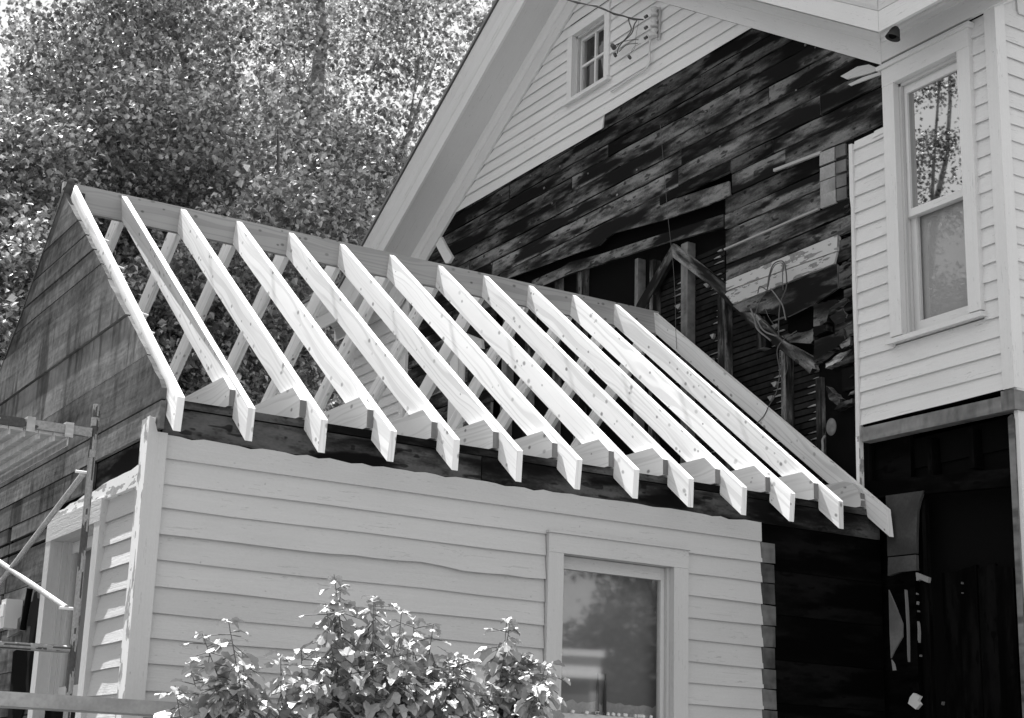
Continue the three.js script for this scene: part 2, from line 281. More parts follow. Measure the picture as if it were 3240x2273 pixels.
  frag([[-0.738, 1.596], [-0.508, 1.579], [-0.45, 1.545], [-0.53, 1.51], [-0.582, 1.486], [-0.60, 1.44], [-0.729, 1.378]], 0.13);
  frag([[-0.56, 1.52], [-0.40, 1.56], [-0.37, 1.535], [-0.50, 1.50]], 0.34); frag([[-0.58, 1.47], [-0.44, 1.50], [-0.40, 1.44], [-0.42, 1.39], [-0.52, 1.40]], 0.26);
  frag([[-0.74, 1.36], [-0.60, 1.37], [-0.60, 1.41], [-0.73, 1.43]], 0.1);
  frag([[-0.716, 1.324], [-0.49, 1.32], [-0.43, 1.345], [-0.407, 1.26], [-0.491, 1.223], [-0.735, 1.176]], 0.14); frag([[-0.47, 1.24], [-0.36, 1.27], [-0.36, 1.21], [-0.44, 1.2]], 0.2);
  frag([[-0.621, 1.136], [-0.465, 1.177], [-0.365, 1.18], [-0.467, 1.118], [-0.622, 1.10]], 0.42); frag([[-1.085, 1.451], [-0.845, 1.416], [-0.742, 1.423], [-0.745, 1.335], [-0.774, 1.317], [-0.996, 1.373]], 0.14);
  frag([[-0.633, 0.974], [-0.49, 0.856], [-0.506, 0.79], [-0.608, 0.889]], 0.2); frag([[-0.55, 0.78], [-0.36, 0.80], [-0.36, 0.83], [-0.50, 0.82]], 0.1);
  for (let i = 0; i < 14; i++) { const z = rr(-0.42, -0.34), y = rr(0.6, 2.6), s = rr(0.02, 0.05); frag([[z - s, y], [z + s * 0.6, y + 0.012], [z + s, y + s * 0.7], [z - s * 0.2, y + s * 0.6]], rr(0.05, 0.22)); }
  for (let i = 0; i < 9; i++) { const y = 0.9 + 0.19 * i; mesh('sheathing_board', slabX(rect(-0.43 - rr(0, 0.12), -0.305, y, y + 0.16), 4.97, L + 0.014), M.dark[0], low); }
  // the strip of light boards at the far left and a splintered board by the eave
  mesh('board_stub', slabX([[-6.47, 3.68], [-6.366, 3.742], [-6.244, 3.595], [-6.104, 3.444], [-6.17, 3.40], [-6.24, 3.415]], L, L - 0.03, V(0, -0.7, 0.7)), M.trim, wall);
  mesh('splintered_board', slabX([[-0.375, 3.242], [-0.2, 3.25], [-0.084, 3.221], [0.023, 3.143], [-0.08, 3.15], [-0.311, 3.193]], L - 0.004, L - 0.02), M.trimGrey, wall);
  mesh('splintered_board', slabX([[-0.304, 3.153], [-0.15, 3.15], [0.022, 3.125], [0.037, 3.101], [-0.281, 3.132]], L - 0.004, L - 0.014), M.trimGrey, wall);
  mesh('door_panel', slabX(rect(-6.06, -5.90, 1.2, 2.45), L, L - 0.03, AY), M.trim, wall); mesh('door_panel', slabX(rect(-5.885, -5.79, 1.2, 2.40), L, L - 0.02, AY), M.trimGrey, wall);
  mesh('pale_board', slabX([[-5.86, 2.60], [-5.45, 2.42], [-5.42, 2.32], [-5.84, 2.48]], L, L - 0.03), M.trimGrey, wall);

  // rake boards of the gable: a cross section in (x, rise) carried down the slope
  const rake = (name, sec, mat, left) => {
    const f = left ? yl : yr, zb = (x) => (left ? -7.385 - (L - x) / 0.42 * 0.41 : 0.022 + (L - x) / 0.42 * 0.41);
    return mesh(name, sweep([sec.map(([x, v]) => V(x, f(ZA) + v, ZA)), sec.map(([x, v]) => V(x, f(zb(x)) + v, zb(x)))], V(0, left ? 0.54 : -0.53, left ? 0.84 : 0.84)), mat, house);
  };
  for (const left of [true, false]) {
    rake('rake_frieze', [[L - 0.002, 0], [L - 0.03, 0], [L - 0.03, 0.19], [L - 0.002, 0.19]], M.trim, left);
    rake('rake_moulding', [[L - 0.002, 0.16], [L - 0.045, 0.165], [L - 0.07, 0.19], [L - 0.085, 0.225], [L - 0.09, 0.237], [L - 0.002, 0.237]], M.trim, left);
    rake('rake_soffit', [[4.51, 0.239], [L, 0.239], [L, 0.26], [4.51, 0.26]], M.soffit, left);
    rake('rake_fascia', [[4.5, 0.222], [4.525, 0.222], [4.525, 0.375], [4.5, 0.375]], M.trim, left);
    rake('rake_crown', [[4.498, 0.378], [4.53, 0.378], [4.53, 0.56], [4.42, 0.56], [4.425, 0.53], [4.46, 0.47], [4.48, 0.41]], M.trim, left);
    mesh('roof_slope', sweep([[V(4.40, (left ? yl : yr)(ZA) + 0.565, ZA), V(4.40, (left ? yl : yr)(ZA) + 0.60, ZA), V(4.40, (left ? yl : yr)(left ? -7.9 : 0.55) + 0.60, left ? -7.9 : 0.55), V(4.40, (left ? yl : yr)(left ? -7.9 : 0.55) + 0.565, left ? -7.9 : 0.55)], [V(10.5, (left ? yl : yr)(ZA) + 0.565, ZA), V(10.5, (left ? yl : yr)(ZA) + 0.60, ZA), V(10.5, (left ? yl : yr)(left ? -7.9 : 0.55) + 0.60, left ? -7.9 : 0.55), V(10.5, (left ? yl : yr)(left ? -7.9 : 0.55) + 0.565, left ? -7.9 : 0.55)]]), M.roof, house);
  }
  // eaves of the two side wings
  const eave = (name, sec, mat, side) => {        // side 1: right wing (z up to 1.5), -1: its mirror at the far left
    const mz = (z) => (side > 0 ? z : -7.363 - z), za = (x) => 0.022 + (L - x) / 0.42 * 0.41;
    return mesh(name, sweep([sec.map(([x, y]) => V(x, y, mz(za(x) + 0.002))), sec.map(([x, y]) => V(x, y, mz(1.47)))], AZ), mat, house);
  };
  for (const s of [1, -1]) {
    eave('eave_frieze', [[L - 0.004, 3.178], [L - 0.034, 3.178], [L - 0.034, 3.33], [L - 0.004, 3.33]], M.trim, s);
    eave('eave_moulding', [[L - 0.004, 3.315], [L - 0.055, 3.318], [L - 0.065, 3.34], [L - 0.085, 3.348], [L - 0.10, 3.37], [L - 0.004, 3.41]], M.trim, s);
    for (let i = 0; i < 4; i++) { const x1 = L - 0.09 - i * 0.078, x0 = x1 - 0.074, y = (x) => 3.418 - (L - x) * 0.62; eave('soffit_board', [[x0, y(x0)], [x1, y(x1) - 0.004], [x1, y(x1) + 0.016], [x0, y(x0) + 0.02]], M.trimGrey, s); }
    eave('eave_fascia', [[4.5, 3.146], [4.525, 3.146], [4.525, 3.298], [4.5, 3.298]], M.trim, s);
    eave('eave_crown', [[4.498, 3.302], [4.53, 3.302], [4.53, 3.50], [4.42, 3.50], [4.425, 3.46], [4.46, 3.40], [4.48, 3.335]], M.trim, s);
    mesh('roof_slope', sweep([[V(4.40, 3.505, s > 0 ? 0.3 : -7.7), V(4.40, 3.54, s > 0 ? 0.3 : -7.7), V(8.4, 6.02, s > 0 ? -3.6 : -3.7), V(8.4, 5.985, s > 0 ? -3.6 : -3.7)], [V(4.40, 3.505, s > 0 ? 1.5 : -8.9), V(4.40, 3.54, s > 0 ? 1.5 : -8.9), V(8.4, 6.02, s > 0 ? 1.5 : -8.9), V(8.4, 5.985, s > 0 ? 1.5 : -8.9)]]), M.roof, house);
  }
  // right wing: clapboarded wall with the tall window, overhanging the stripped ground floor
  const wing = mesh('wing_wall', [box(L + 0.022, L + 0.05, 0.62, 3.4, -0.3, 0.05), box(L + 0.022, L + 0.05, 0.62, 3.4, 0.85, 1.03), box(L + 0.022, L + 0.05, 2.99, 3.4, 0.05, 0.85), box(L + 0.022, L + 0.05, 0.62, 1.1, 0.05, 0.85)], M.black, house);
  const ys = [0.622, 0.735, 0.855, 0.965, 1.095, 1.216, 1.338, 1.448, 1.567, 1.687, 1.804, 1.918, 2.042, 2.16, 2.283, 2.40, 2.515, 2.635];
  for (let i = 0; i < ys.length; i++) {
    const y0 = ys[i], y1 = ys[i + 1] ?? 2.69;
    if (y0 < 1.09) mesh('clapboard', clapX(L + 0.02, -0.285, 0.982, y0, y1, 0.022), any(M.paint), wing);
    else mesh('clapboard', clapX(L + 0.02, -0.285, 0.053, y0, y1, 0.022), any(M.paint), wing);
  }
  for (const z of [-0.285]) mesh('clapboard', clapX(L + 0.02, (y) => -0.10 + rr(0, 0.03), 0.053, 2.665, 2.70, 0.02), any(M.paint), wing);
  for (let y = 1.095; y < 3.16; y += 0.1215) mesh('clapboard', clapX(L + 0.02, 0.852, 0.985, y, Math.min(y + 0.1215, 3.16), 0.022), any(M.paint), wing);
  mesh('corner_strip', slabX([[-0.325, 0.55], [-0.288, 0.55], [-0.284, 2.685], [-0.318, 2.69], [-0.322, 2.3], [-0.312, 2.2], [-0.32, 1.6], [-0.315, 1.1]], L + 0.03, L - 0.012, AY), M.trim, wing);
  mesh('corner_strip', slabX([[-0.33, 0.12], [-0.300, 0.12], [-0.296, 0.55], [-0.328, 0.55]], L + 0.03, L - 0.01, AY), M.flake, wing);
  mesh('corner_post', box(L - 0.012, L + 0.08, 0.615, 3.25, 0.98, 1.075), M.trim, house);
  mesh('sill_beam', slabX([[-0.262, 0.502], [0.975, 0.478], [0.975, 0.575], [-0.262, 0.60]], L + 0.06, L - 0.018), M.greyBeam, house);
  mesh('sill_beam', slabX([[0.979, 0.477], [1.085, 0.474], [1.085, 0.598], [0.979, 0.602]], L + 0.06, L - 0.03), M.greyBeam, house);
  mesh('wing_post', slabX([[0.99, -1.9], [1.03, -1.9], [1.046, 0.42], [1.03, 0.455], [0.998, 0.44]], L + 0.06, L + 0.0, AY), M.studLight, house);
  // wall round the corner, facing the yard
  const side = mesh('wing_side_wall', box(L + 0.03, 8.4, -3.6, 3.4, 1.02, 1.04), M.paint[0], house);
  mesh('wing_gable', slabZ([[L + 0.03, 3.4], [8.4, 3.4], [8.4, 5.7]], 1.021, 1.039), M.paint[0], house);
  for (let i = -16; i < 40; i++) { const y0 = 3.21 - 0.117 * (i + 1), y1 = y0 + 0.117; if (y0 < -1.75) break; const xa = Math.max(5.0, y1 > 3.2 ? L + (y1 - 3.2) / 0.62 + 0.03 : 5.0); if (xa < 6.3) mesh('clapboard', clapZ(1.042, xa, 6.6, y0, y1, 0.018), any(M.paint), side); }
  mesh('corner_board', box(L + 0.01, 5.0, -3.6, 3.25, 1.042, 1.072), M.trim, house);
  mesh('wing_rake_frieze', sweep([[[L - 0.02, 0], [L - 0.02, 0.16]], [[7, 0], [7, 0.16]]].map(([a, b]) => [V(a[0], 3.175 + (a[0] - L) * 0.62, 1.045), V(a[0], 3.175 + (a[0] - L) * 0.62, 1.08), V(b[0], 3.335 + (b[0] - L) * 0.62, 1.08), V(b[0], 3.335 + (b[0] - L) * 0.62, 1.045)])), M.trim, house);
  mesh('wing_rake_soffit', sweep([4.53, 7].map((x) => [V(x, 3.425 + (x - L) * 0.62, 1.05), V(x, 3.425 + (x - L) * 0.62, 1.47), V(x, 3.45 + (x - L) * 0.62, 1.47), V(x, 3.45 + (x - L) * 0.62, 1.05)])), M.soffit, house);
  // left wing seen between the rafters
  const lw = mesh('wing_wall', box(L + 0.022, L + 0.05, -3.6, 3.4, -8.42, -7.1), M.paint[0], house);
  for (let i = 0; i < 21; i++) { const y0 = 0.62 + 0.118 * i; if (y0 + 0.118 > 3.18) break; mesh('clapboard', clapX(L + 0.02, -8.36, -7.14, y0, y0 + 0.118, 0.022), any(M.paint), lw); }
  mesh('corner_post', box(L - 0.012, L + 0.08, -3.6, 3.25, -8.46, -8.36), M.trim, house); mesh('corner_post', box(L - 0.03, L + 0.05, -3.6, 3.1, -7.14, -7.03), M.trim, house);
  mesh('rear_wall', box(10.3, 10.4, -3.6, 3.5, -8.4, 1.0), M.black, house); mesh('rear_gable', slabX([[-7.9, 3.5], [0.5, 3.5], [ZA, 5.9]], 10.3, 10.4), M.black, house);
  mesh('wing_side_wall', box(5.0, 10.3, -3.6, 3.5, -8.42, -8.40), M.paint[0], house); mesh('side_wall', box(8.4, 10.3, -3.6, 3.5, 0.9, 1.0), M.black, house);
  mesh('upper_floor', box(5.1, 10.3, 0.3, 0.5, -8.39, 1.01), M.blacker, house);
  // ground floor under the wing, stripped to tarred boards
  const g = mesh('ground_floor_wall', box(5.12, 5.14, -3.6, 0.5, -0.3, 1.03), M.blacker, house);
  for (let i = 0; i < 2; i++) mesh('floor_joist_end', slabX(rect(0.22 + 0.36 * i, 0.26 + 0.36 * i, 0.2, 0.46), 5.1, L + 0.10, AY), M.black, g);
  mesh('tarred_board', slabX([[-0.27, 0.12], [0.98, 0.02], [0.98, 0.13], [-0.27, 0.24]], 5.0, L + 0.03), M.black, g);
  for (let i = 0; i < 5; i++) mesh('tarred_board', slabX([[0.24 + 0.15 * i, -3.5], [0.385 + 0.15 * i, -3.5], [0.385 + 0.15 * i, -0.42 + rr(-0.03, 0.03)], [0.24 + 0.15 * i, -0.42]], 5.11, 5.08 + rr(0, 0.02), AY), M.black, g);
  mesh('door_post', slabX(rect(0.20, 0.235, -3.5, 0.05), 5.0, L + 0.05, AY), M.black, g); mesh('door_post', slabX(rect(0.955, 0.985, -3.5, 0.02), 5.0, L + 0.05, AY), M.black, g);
  mesh('plaster_patch', slabX([[-0.09, 0.113], [0.252, 0.097], [0.215, 0.03], [0.192, -0.03], [0.176, -0.2], [0.17, -0.30], [-0.09, -0.29]], L + 0.04, L + 0.02), matt(0.08, { map: plasterTex }), g);
  mesh('plaster_patch', slabX([[-0.08, -0.30], [0.17, -0.31], [0.17, -0.41], [0.02, -0.405], [-0.088, -0.42]], L + 0.04, L + 0.014), matt(0.11, { map: plasterTex }), g);
  mesh('torn_paper', slabX([[-0.09, -0.51], [-0.028, -0.626], [0.026, -0.74], [0.022, -0.822], [-0.05, -0.90], [-0.089, -0.951], [-0.093, -0.775]], L + 0.03, L + 0.02), std(0.22, 0.9, { map: plasterTex }), g);
  mesh('torn_paper', slabX([[-0.085, -0.96], [-0.06, -0.99], [-0.05, -1.03], [-0.075, -1.03]], L + 0.03, L + 0.02), std(0.24, 0.9), g);
  mesh('torn_paper', slabX([[0.064, -0.524], [0.072, -0.53], [0.078, -0.64], [0.081, -0.76], [0.078, -0.9], [0.073, -0.985], [0.069, -0.93], [0.072, -0.8], [0.068, -0.66]], L + 0.03, L + 0.01), std(0.16, 0.9), g);
  mesh('torn_paper', slabX([[0.166, -0.735], [0.173, -0.75], [0.176, -0.81], [0.171, -0.87], [0.165, -0.85], [0.168, -0.79]], L + 0.03, L + 0.01), std(0.2, 0.9), g);
  mesh('torn_paper', slabX([[0.114, -1.182], [0.172, -1.205], [0.149, -1.231], [0.17, -1.253], [0.131, -1.283], [0.066, -1.244], [0.083, -1.207]], L + 0.03, L + 0.005), std(0.6, 0.9), g);
  mesh('torn_paper', slabX([[0.173, -0.425], [0.225, -0.447], [0.283, -0.469], [0.274, -0.501], [0.208, -0.473], [0.178, -0.48]], L + 0.03, L + 0.005), std(0.24, 0.9), g);
  for (const [z, y, s] of [[0.165, -0.56, 0.006], [0.167, -0.62, 0.008], [0.17, -0.67, 0.006], [0.175, -0.95, 0.007], [0.35, -1.25, 0.010], [0.55, -0.53, 0.005], [0.55, -0.59, 0.005]]) mesh('torn_paper', slabX([[z - s, y - s], [z + s * rr(0.2, 1), y - rr(0.6, 1.6) * s], [z + 0.8 * s, y + s * rr(0, 1)], [z - s * rr(0.3, 1), y + rr(0.6, 1.8) * s]], L + 0.03, L + 0.015), std(rr(0.08, 0.2), 0.9), g);
}
// windows in walls that face -X: outer casing, reveal, two sashes
function houseWindow(o) {
  const { z0, z1, y0, y1, cas, head } = o, x = L;
  const w = mesh('window', [slabX(rect(z0, z0 + cas, y0, y1 - head), x + 0.02, x - 0.03, AY), slabX(rect(z1 - cas, z1, y0, y1 - head), x + 0.02, x - 0.03, AY), slabX(rect(z0, z1, y1 - head + 0.001, y1), x + 0.02, x - 0.032)], M.trim, house);
  const iz0 = z0 + cas, iz1 = z1 - cas, iy1 = y1 - head;
  mesh('jamb', [box(x + 0.021, x + 0.14, y0, iy1, iz0 - 0.02, iz0), box(x + 0.021, x + 0.14, y0, iy1, iz1, iz1 + 0.02), box(x + 0.021, x + 0.14, iy1, iy1 + 0.02, iz0 - 0.02, iz1 + 0.02)], M.trim, w);
  mesh('stop_bead', [box(x + 0.02, x + 0.045, y0, iy1, iz0 + 0.001, iz0 + 0.022), box(x + 0.02, x + 0.045, y0, iy1, iz1 - 0.022, iz1 - 0.001), box(x + 0.02, x + 0.045, iy1 - 0.022, iy1 - 0.001, iz0, iz1)], M.trimGrey, w);
  mesh('sill', sweep([z0 - 0.02, z1 + 0.02].map((z) => [V(x + 0.12, y0 - 0.03, z), V(x - 0.06, y0 - 0.055, z), V(x - 0.062, y0 - 0.022, z), V(x + 0.12, y0 + 0.002, z)]), AZ), M.trim, w);
  return { w, iz0, iz1, iy1 };
}
function sash(w, x, z0, z1, y0, y1, st, top, bot, glass = M.glass) {
  const s = mesh('sash', [box(x, x + 0.035, y0, y1, z0, z0 + st), box(x, x + 0.035, y0, y1, z1 - st, z1), box(x + 0.001, x + 0.034, y0, y0 + bot, z0 + st, z1 - st), box(x + 0.001, x + 0.034, y1 - top, y1, z0 + st, z1 - st)], M.trim, w);
  const p = new THREE.PlaneGeometry(z1 - z0 - 2 * st, y1 - y0 - top - bot); p.rotateY(-Math.PI / 2); p.translate(x + 0.018, (y0 + bot + y1 - top) / 2, (z0 + z1) / 2);
  mesh('pane', p, glass, s); return s;
}
{
  const t = houseWindow({ z0: 0.05, z1: 0.855, y0: 1.165, y1: 3.115, cas: 0.108, head: 0.13 });
  sash(t.w, L + 0.05, t.iz0 + 0.002, t.iz1 - 0.002, 2.0, t.iy1 - 0.002, 0.045, 0.075, 0.055);
  sash(t.w, L + 0.09, t.iz0 + 0.002, t.iz1 - 0.002, 1.18, 2.05, 0.05, 0.04, 0.085, M.glassFlat);
  mesh('roller_blind', box(L + 0.145, L + 0.15, 1.15, 2.1, t.iz0 - 0.01, t.iz1 + 0.01), M.shade, t.w);
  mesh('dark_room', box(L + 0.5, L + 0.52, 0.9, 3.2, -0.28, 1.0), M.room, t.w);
  mesh('lintel_moulding', slabX([[0.02, 3.117], [0.875, 3.117], [0.88, 3.15], [0.01, 3.15]], L + 0.02, L - 0.05), M.trim, t.w);
  const a = houseWindow({ z0: -4.03, z1: -3.345, y0: 4.40, y1: 5.115, cas: 0.078, head: 0.085 });
  const s = sash(a.w, L + 0.055, a.iz0 + 0.002, a.iz1 - 0.002, 4.415, a.iy1 - 0.002, 0.04, 0.045, 0.045, M.glassFlat);
  const zm = (a.iz0 + a.iz1) / 2; mesh('muntin', box(L + 0.056, L + 0.084, 4.455, 4.985, zm - 0.011, zm + 0.011), M.trim, s); mesh('muntin', [box(L + 0.057, L + 0.083, 4.71, 4.732, a.iz0 + 0.04, zm - 0.011), box(L + 0.057, L + 0.083, 4.71, 4.732, zm + 0.011, a.iz1 - 0.04)], M.trim, s);
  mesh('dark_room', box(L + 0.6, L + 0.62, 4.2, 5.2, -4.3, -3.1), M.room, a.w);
}

// ================================================================ the low addition with its new roof frame
const ext = thing('house_addition', 'low white addition with a new open rafter roof joined to the taller house', 'building');
const S = 0.4064;
{
  const rafterPoly = (rear) => [[0, 0], [0, -0.177], [-0.2, -0.023], [-0.2, 0.03], [-0.269, 0.03], [-2.571, 1.80], [-2.571, 1.977]].map(([z, y]) => [rear ? -5.18 - z : z, y]);
  const gr = V(0, 0.61, -0.79), grr = V(0, 0.61, 0.79);
  // small real differences in how the rafters stand: [shift at tail, shift at ridge, lean]
  const off = Array.from({ length: 13 }, () => [rr(-0.004, 0.004), rr(-0.004, 0.004)]); off[0] = [0.008, 0.045]; off[1] = [-0.012, 0.0]; off[2] = [-0.004, 0]; off[12] = [0.01, 0.0];
  const lean = Array.from({ length: 13 }, () => -0.0045 + rr(-0.003, 0.002)), leanTail = lean.slice(); lean[1] = 0.011; leanTail[1] = -0.003; lean[12] = leanTail[12] = 0.010; lean[11] = -0.001; leanTail[11] = -0.001; lean[10] = leanTail[10] = -0.008; lean[0] = leanTail[0] = -0.004;
  for (let i = 0; i < 13; i++) for (const rear of [false, true]) {
    const tz = rear ? 0 : rr(-0.012, 0.010), ty = rr(-0.006, 0.006), w = 0.0195, f = (z) => { const t = clamp((rear ? z + 5.18 : -z) / 2.57, 0, 1); return i * S + (rear ? off[i][1] : lerp(off[i][0], off[i][1], t)); };
    const P = rafterPoly(rear).map(([z, y], k) => (k < 2 ? [z + tz, y - tz * 0.77 + (k ? ty : 0)] : [z, y]));
    // cut the long plank into a few stations so that it can bow a little
    const side = (sgn) => P.map(([z, y]) => { const t = clamp(-z / 2.57, 0, 1), up = ((y + 0.769 * Math.abs(z + 2.59) - 1.99) / 0.177 + 0.5) * 2; return V(f(z) + sgn * w - (rear ? 0.004 : lerp(leanTail[i], lean[i], t)) * clamp(up, -1, 1), y, z); });
    const m = mesh('rafter', sweep([side(-1), side(1)], rear ? grr : gr), rear ? M.newWood2 : M.newWood, ext);
    if (!rear && i === 0) for (const [t, l] of [[0.28, 0.05], [0.42, 0.06], [0.455, 0.03], [0.64, 0.06], [0.72, 0.04]]) {
      const z = -2.57 * (1 - t), y = -0.769 * z; mesh('bent_nail', rod(V(f(z) + 0.015, y - 0.03, z), V(f(z) + 0.02 + l, y - 0.045, z + 0.01), 0.007, 6), M.nail, m);
    }
  }
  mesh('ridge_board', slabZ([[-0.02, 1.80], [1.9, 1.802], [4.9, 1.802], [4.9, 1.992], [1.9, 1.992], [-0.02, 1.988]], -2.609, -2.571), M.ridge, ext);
  mesh('ridge_cleat', box(0.03, 0.125, 1.80, 1.925, -2.569, -2.55), M.weatherDark, ext);
  for (let i = 1; i < 13; i++) {
    const x1 = i * S - 0.022, x0 = x1 - 0.038, e = rr(-0.012, 0.012), f = [[-0.2, 0.042], [-0.2, 0.142 + e], [-0.31, 0.232 + e], [-4.98, 0.232], [-4.98, 0.042]];
    const q = i === 12 ? [[-0.2, 0.042], [-0.195, 0.09], [-0.22, 0.16], [-0.28, 0.21], [-0.36, 0.236], [-4.98, 0.236], [-4.98, 0.042]] : f;
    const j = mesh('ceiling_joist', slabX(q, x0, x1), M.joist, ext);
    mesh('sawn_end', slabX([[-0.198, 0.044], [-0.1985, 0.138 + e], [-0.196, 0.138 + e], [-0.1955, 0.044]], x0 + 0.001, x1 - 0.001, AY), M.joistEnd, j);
  }
  for (const z of [-0.2, -4.98]) { mesh('wall_plate', box(-0.01, 4.9, -0.012, 0.03, z - (z > -1 ? 0.1 : 0), z + (z > -1 ? 0 : 0.1)), M.dark[0], ext); }
  // front wall
  const fw = mesh('front_wall', [box(0.0, 2.437, -3.6, -0.03, -0.23, -0.207), box(3.276, 4.98, -3.6, -0.03, -0.23, -0.207), box(2.437, 3.276, -0.5, -0.03, -0.23, -0.207), box(2.437, 3.276, -3.6, -1.5, -0.23, -0.207)], M.black, ext);
  const tar = [];
  for (let k = 0, y = -0.02; y > -3.5; k++) { const h = k ? rr(0.26, 0.3) : 0.15; for (const [a, b] of k < 1 ? [[0.0, 1.9], [1.905, 4.98]] : [[3.972, 4.98]]) mesh('tarred_board', slabZ(rect(a, b, y - h + 0.004, y), -0.207, -0.196 + rr(-0.004, 0.002)), k ? M.black : M.dark[0], fw); y -= h; }
  const ys = [-0.288, -0.42, -0.545, -0.68, -0.812, -0.945, -1.077, -1.2, -1.327, -1.455];
  while (ys[ys.length - 1] > -3.4) ys.push(ys[ys.length - 1] - 0.129);
  { const top = [], n = 60; for (let i = n; i >= 0; i--) top.push([lerp(0.024, 3.955, i / n), -0.166 + (rnd() < 0.3 ? rr(-0.012, 0.004) : rr(-0.003, 0.003))]);
    mesh('clapboard', slabZ([[0.024, -0.288], [3.957, -0.288], ...top], -0.206, -0.184), M.paintOld[1], fw); }
  for (let k = 0; k + 1 < ys.length; k++) {
    const y0 = ys[k + 1], y1 = ys[k], xr = () => 3.956 + rr(0.001, 0.009);
    const wave = k === 2 ? (x) => (x > 1.1 ? 0.010 * Math.sin((x - 1.1) * 5.2) + 0.006 * Math.sin(x * 13) : 0.002 * Math.sin(x * 6)) : null;
    if (y0 < -0.45 && y1 > -1.62) { mesh('clapboard', clapZ(-0.206, 0.024, 2.348, y0, y1, 0.02, 0.003, wave), any(M.paintOld), fw); mesh('clapboard', clapZ(-0.206, 3.369, xr(), y0, y1, 0.02), any(M.paintOld), fw); }
    else mesh('clapboard', clapZ(-0.206, 0.024, xr(), y0, y1, 0.02), any(M.paintOld), fw);
    const sx = rr(4.055, 4.075); mesh('old_trim_strip', slabZ([[3.956, y0 + rr(0, 0.004)], [sx, y0 + rr(0.002, 0.006)], [sx - rr(0, 0.006), y1 - rr(0.002, 0.008)], [3.956, y1 - 0.003]], -0.206, -0.190), matt(rr(0.12, 0.22), { map: weatherTex }), fw);  // dark grey strip pieces where the old trim stood
  }
  mesh('corner_board', slabZ([[-0.087, -3.5], [0.018, -3.5], [0.016, -0.163], [-0.04, -0.163], [-0.062, -0.10], [-0.087, -0.085]], -0.205, -0.158, AY), M.paintOld[2], ext);
  mesh('corner_board', box(-0.0885, -0.055, -3.5, -0.09, -0.27, -0.1605), M.flake, ext);
  // front window
  const cw = mesh('window', [slabZ(rect(2.353, 2.457, -1.49, -0.523), -0.206, -0.166, AY), slabZ(rect(3.256, 3.364, -1.49, -0.523), -0.206, -0.166, AY), slabZ(rect(2.353, 3.364, -0.5225, -0.412), -0.206, -0.164)], M.paintOld[2], ext);
  mesh('drip_cap', slabZ(rect(2.345, 3.372, -0.4115, -0.398), -0.206, -0.152), M.paintOld[1], cw);
  mesh('jamb', [box(2.437, 2.457, -1.49, -0.523, -0.34, -0.2065), box(3.256, 3.276, -1.49, -0.523, -0.34, -0.2065), box(2.437, 3.276, -0.5225, -0.503, -0.34, -0.2065)], M.paintOld[0], cw);
  mesh('stop_bead', [box(3.236, 3.2555, -1.47, -0.524, -0.235, -0.212), box(2.4575, 2.476, -1.47, -0.524, -0.235, -0.212)], M.paintOld[0], cw);
  const s = mesh('sash', [box(2.46, 2.505, -1.46, -0.526, -0.27, -0.237), box(3.208, 3.253, -1.46, -0.526, -0.27, -0.237), box(2.505, 3.208, -0.60, -0.526, -0.269, -0.238), box(2.505, 3.208, -1.46, -1.425, -0.269, -0.238)], M.paintOld[2], cw);
  const pn = new THREE.PlaneGeometry(0.703, 0.825); pn.translate(2.8565, -1.0125, -0.255); mesh('pane', pn, M.glassFront, s);
  mesh('sill', sweep([2.33, 3.385].map((x) => [V(x, -1.52, -0.32), V(x, -1.545, -0.11), V(x, -1.515, -0.108), V(x, -1.47, -0.32)])), M.paintOld[2], cw);
  mesh('roller_blind', box(2.44, 3.27, -1.5, -0.50, -0.345, -0.342), M.shadeDark, cw);
  mesh('window_ledge', box(2.44, 3.27, -1.50, -1.475, -0.335, -0.2765), M.trim, cw);
  for (let i = 0; i < 16; i++) { const x = rr(2.5, 3.2), r = rr(0.008, 0.02); mesh('paint_flake', slabZ([[x, -1.42], [x + r, -1.425], [x + r * 1.3, -1.41], [x + r * 0.4, -1.405]], -0.237, -0.225), M.trim, cw); }
  for (const x of [2.815, 2.868]) mesh('dark_rod', rod(V(x, -1.5, -0.325), V(x + 0.004, -1.18, -0.325), 0.014, 8, 0.006), std(0.05, 0.9), cw);  // two dark rods added for the double dark mark in the pane
  { const top = []; for (let i = 24; i >= 0; i--) top.push([lerp(2.45, 3.26, i / 24), -1.345 + rr(-0.02, 0.012)]); mesh('sill_light_strip', slabZ([[2.45, -1.5], [3.26, -1.5], ...top], -0.341, -0.338), std(0.52, 0.9, { map: plasterTex }), cw); }  // added pale strip imitating light on the sill seen through the pane
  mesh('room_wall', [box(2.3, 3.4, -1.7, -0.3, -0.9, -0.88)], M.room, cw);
  mesh('floor', box(0, 4.9, -2.6, -2.5, -4.98, -0.24), M.black, ext); mesh('rear_wall', box(0, 4.9, -3.6, -0.02, -4.98, -4.95), M.weatherDark, ext);

  // left end wall in old weathered boards, facing -X
  const ew = mesh('end_wall', [box(0.0, 0.02, -3.6, -0.03, -4.95, -1.82), box(0.0, 0.02, -3.6, -0.03, -0.965, -0.25), box(0.0, 0.02, -0.51, -0.03, -1.82, -0.965), box(0.0, 0.02, -3.6, -1.5, -1.82, -0.965)], M.black, ext);
  const roofF = (z) => -0.772 * (z + 0.008) - 0.012, roofB = (z) => (z > -3.2 ? 1.905 + 0.86 * (z + 2.36) : 1.183 + 0.75 * (z + 3.2));
  const zf = (y) => (y > 0.1 ? -(y + 0.012) / 0.772 - 0.008 : -0.12), zb = (y) => (y > 1.183 ? -2.36 + (y - 1.905) / 0.86 : -3.2 + (y - 1.183) / 0.75);
  const seams = [1.90, 1.54, 1.385, 1.235, 1.09, 0.948, 0.622, 0.302, 0.0, -0.155];
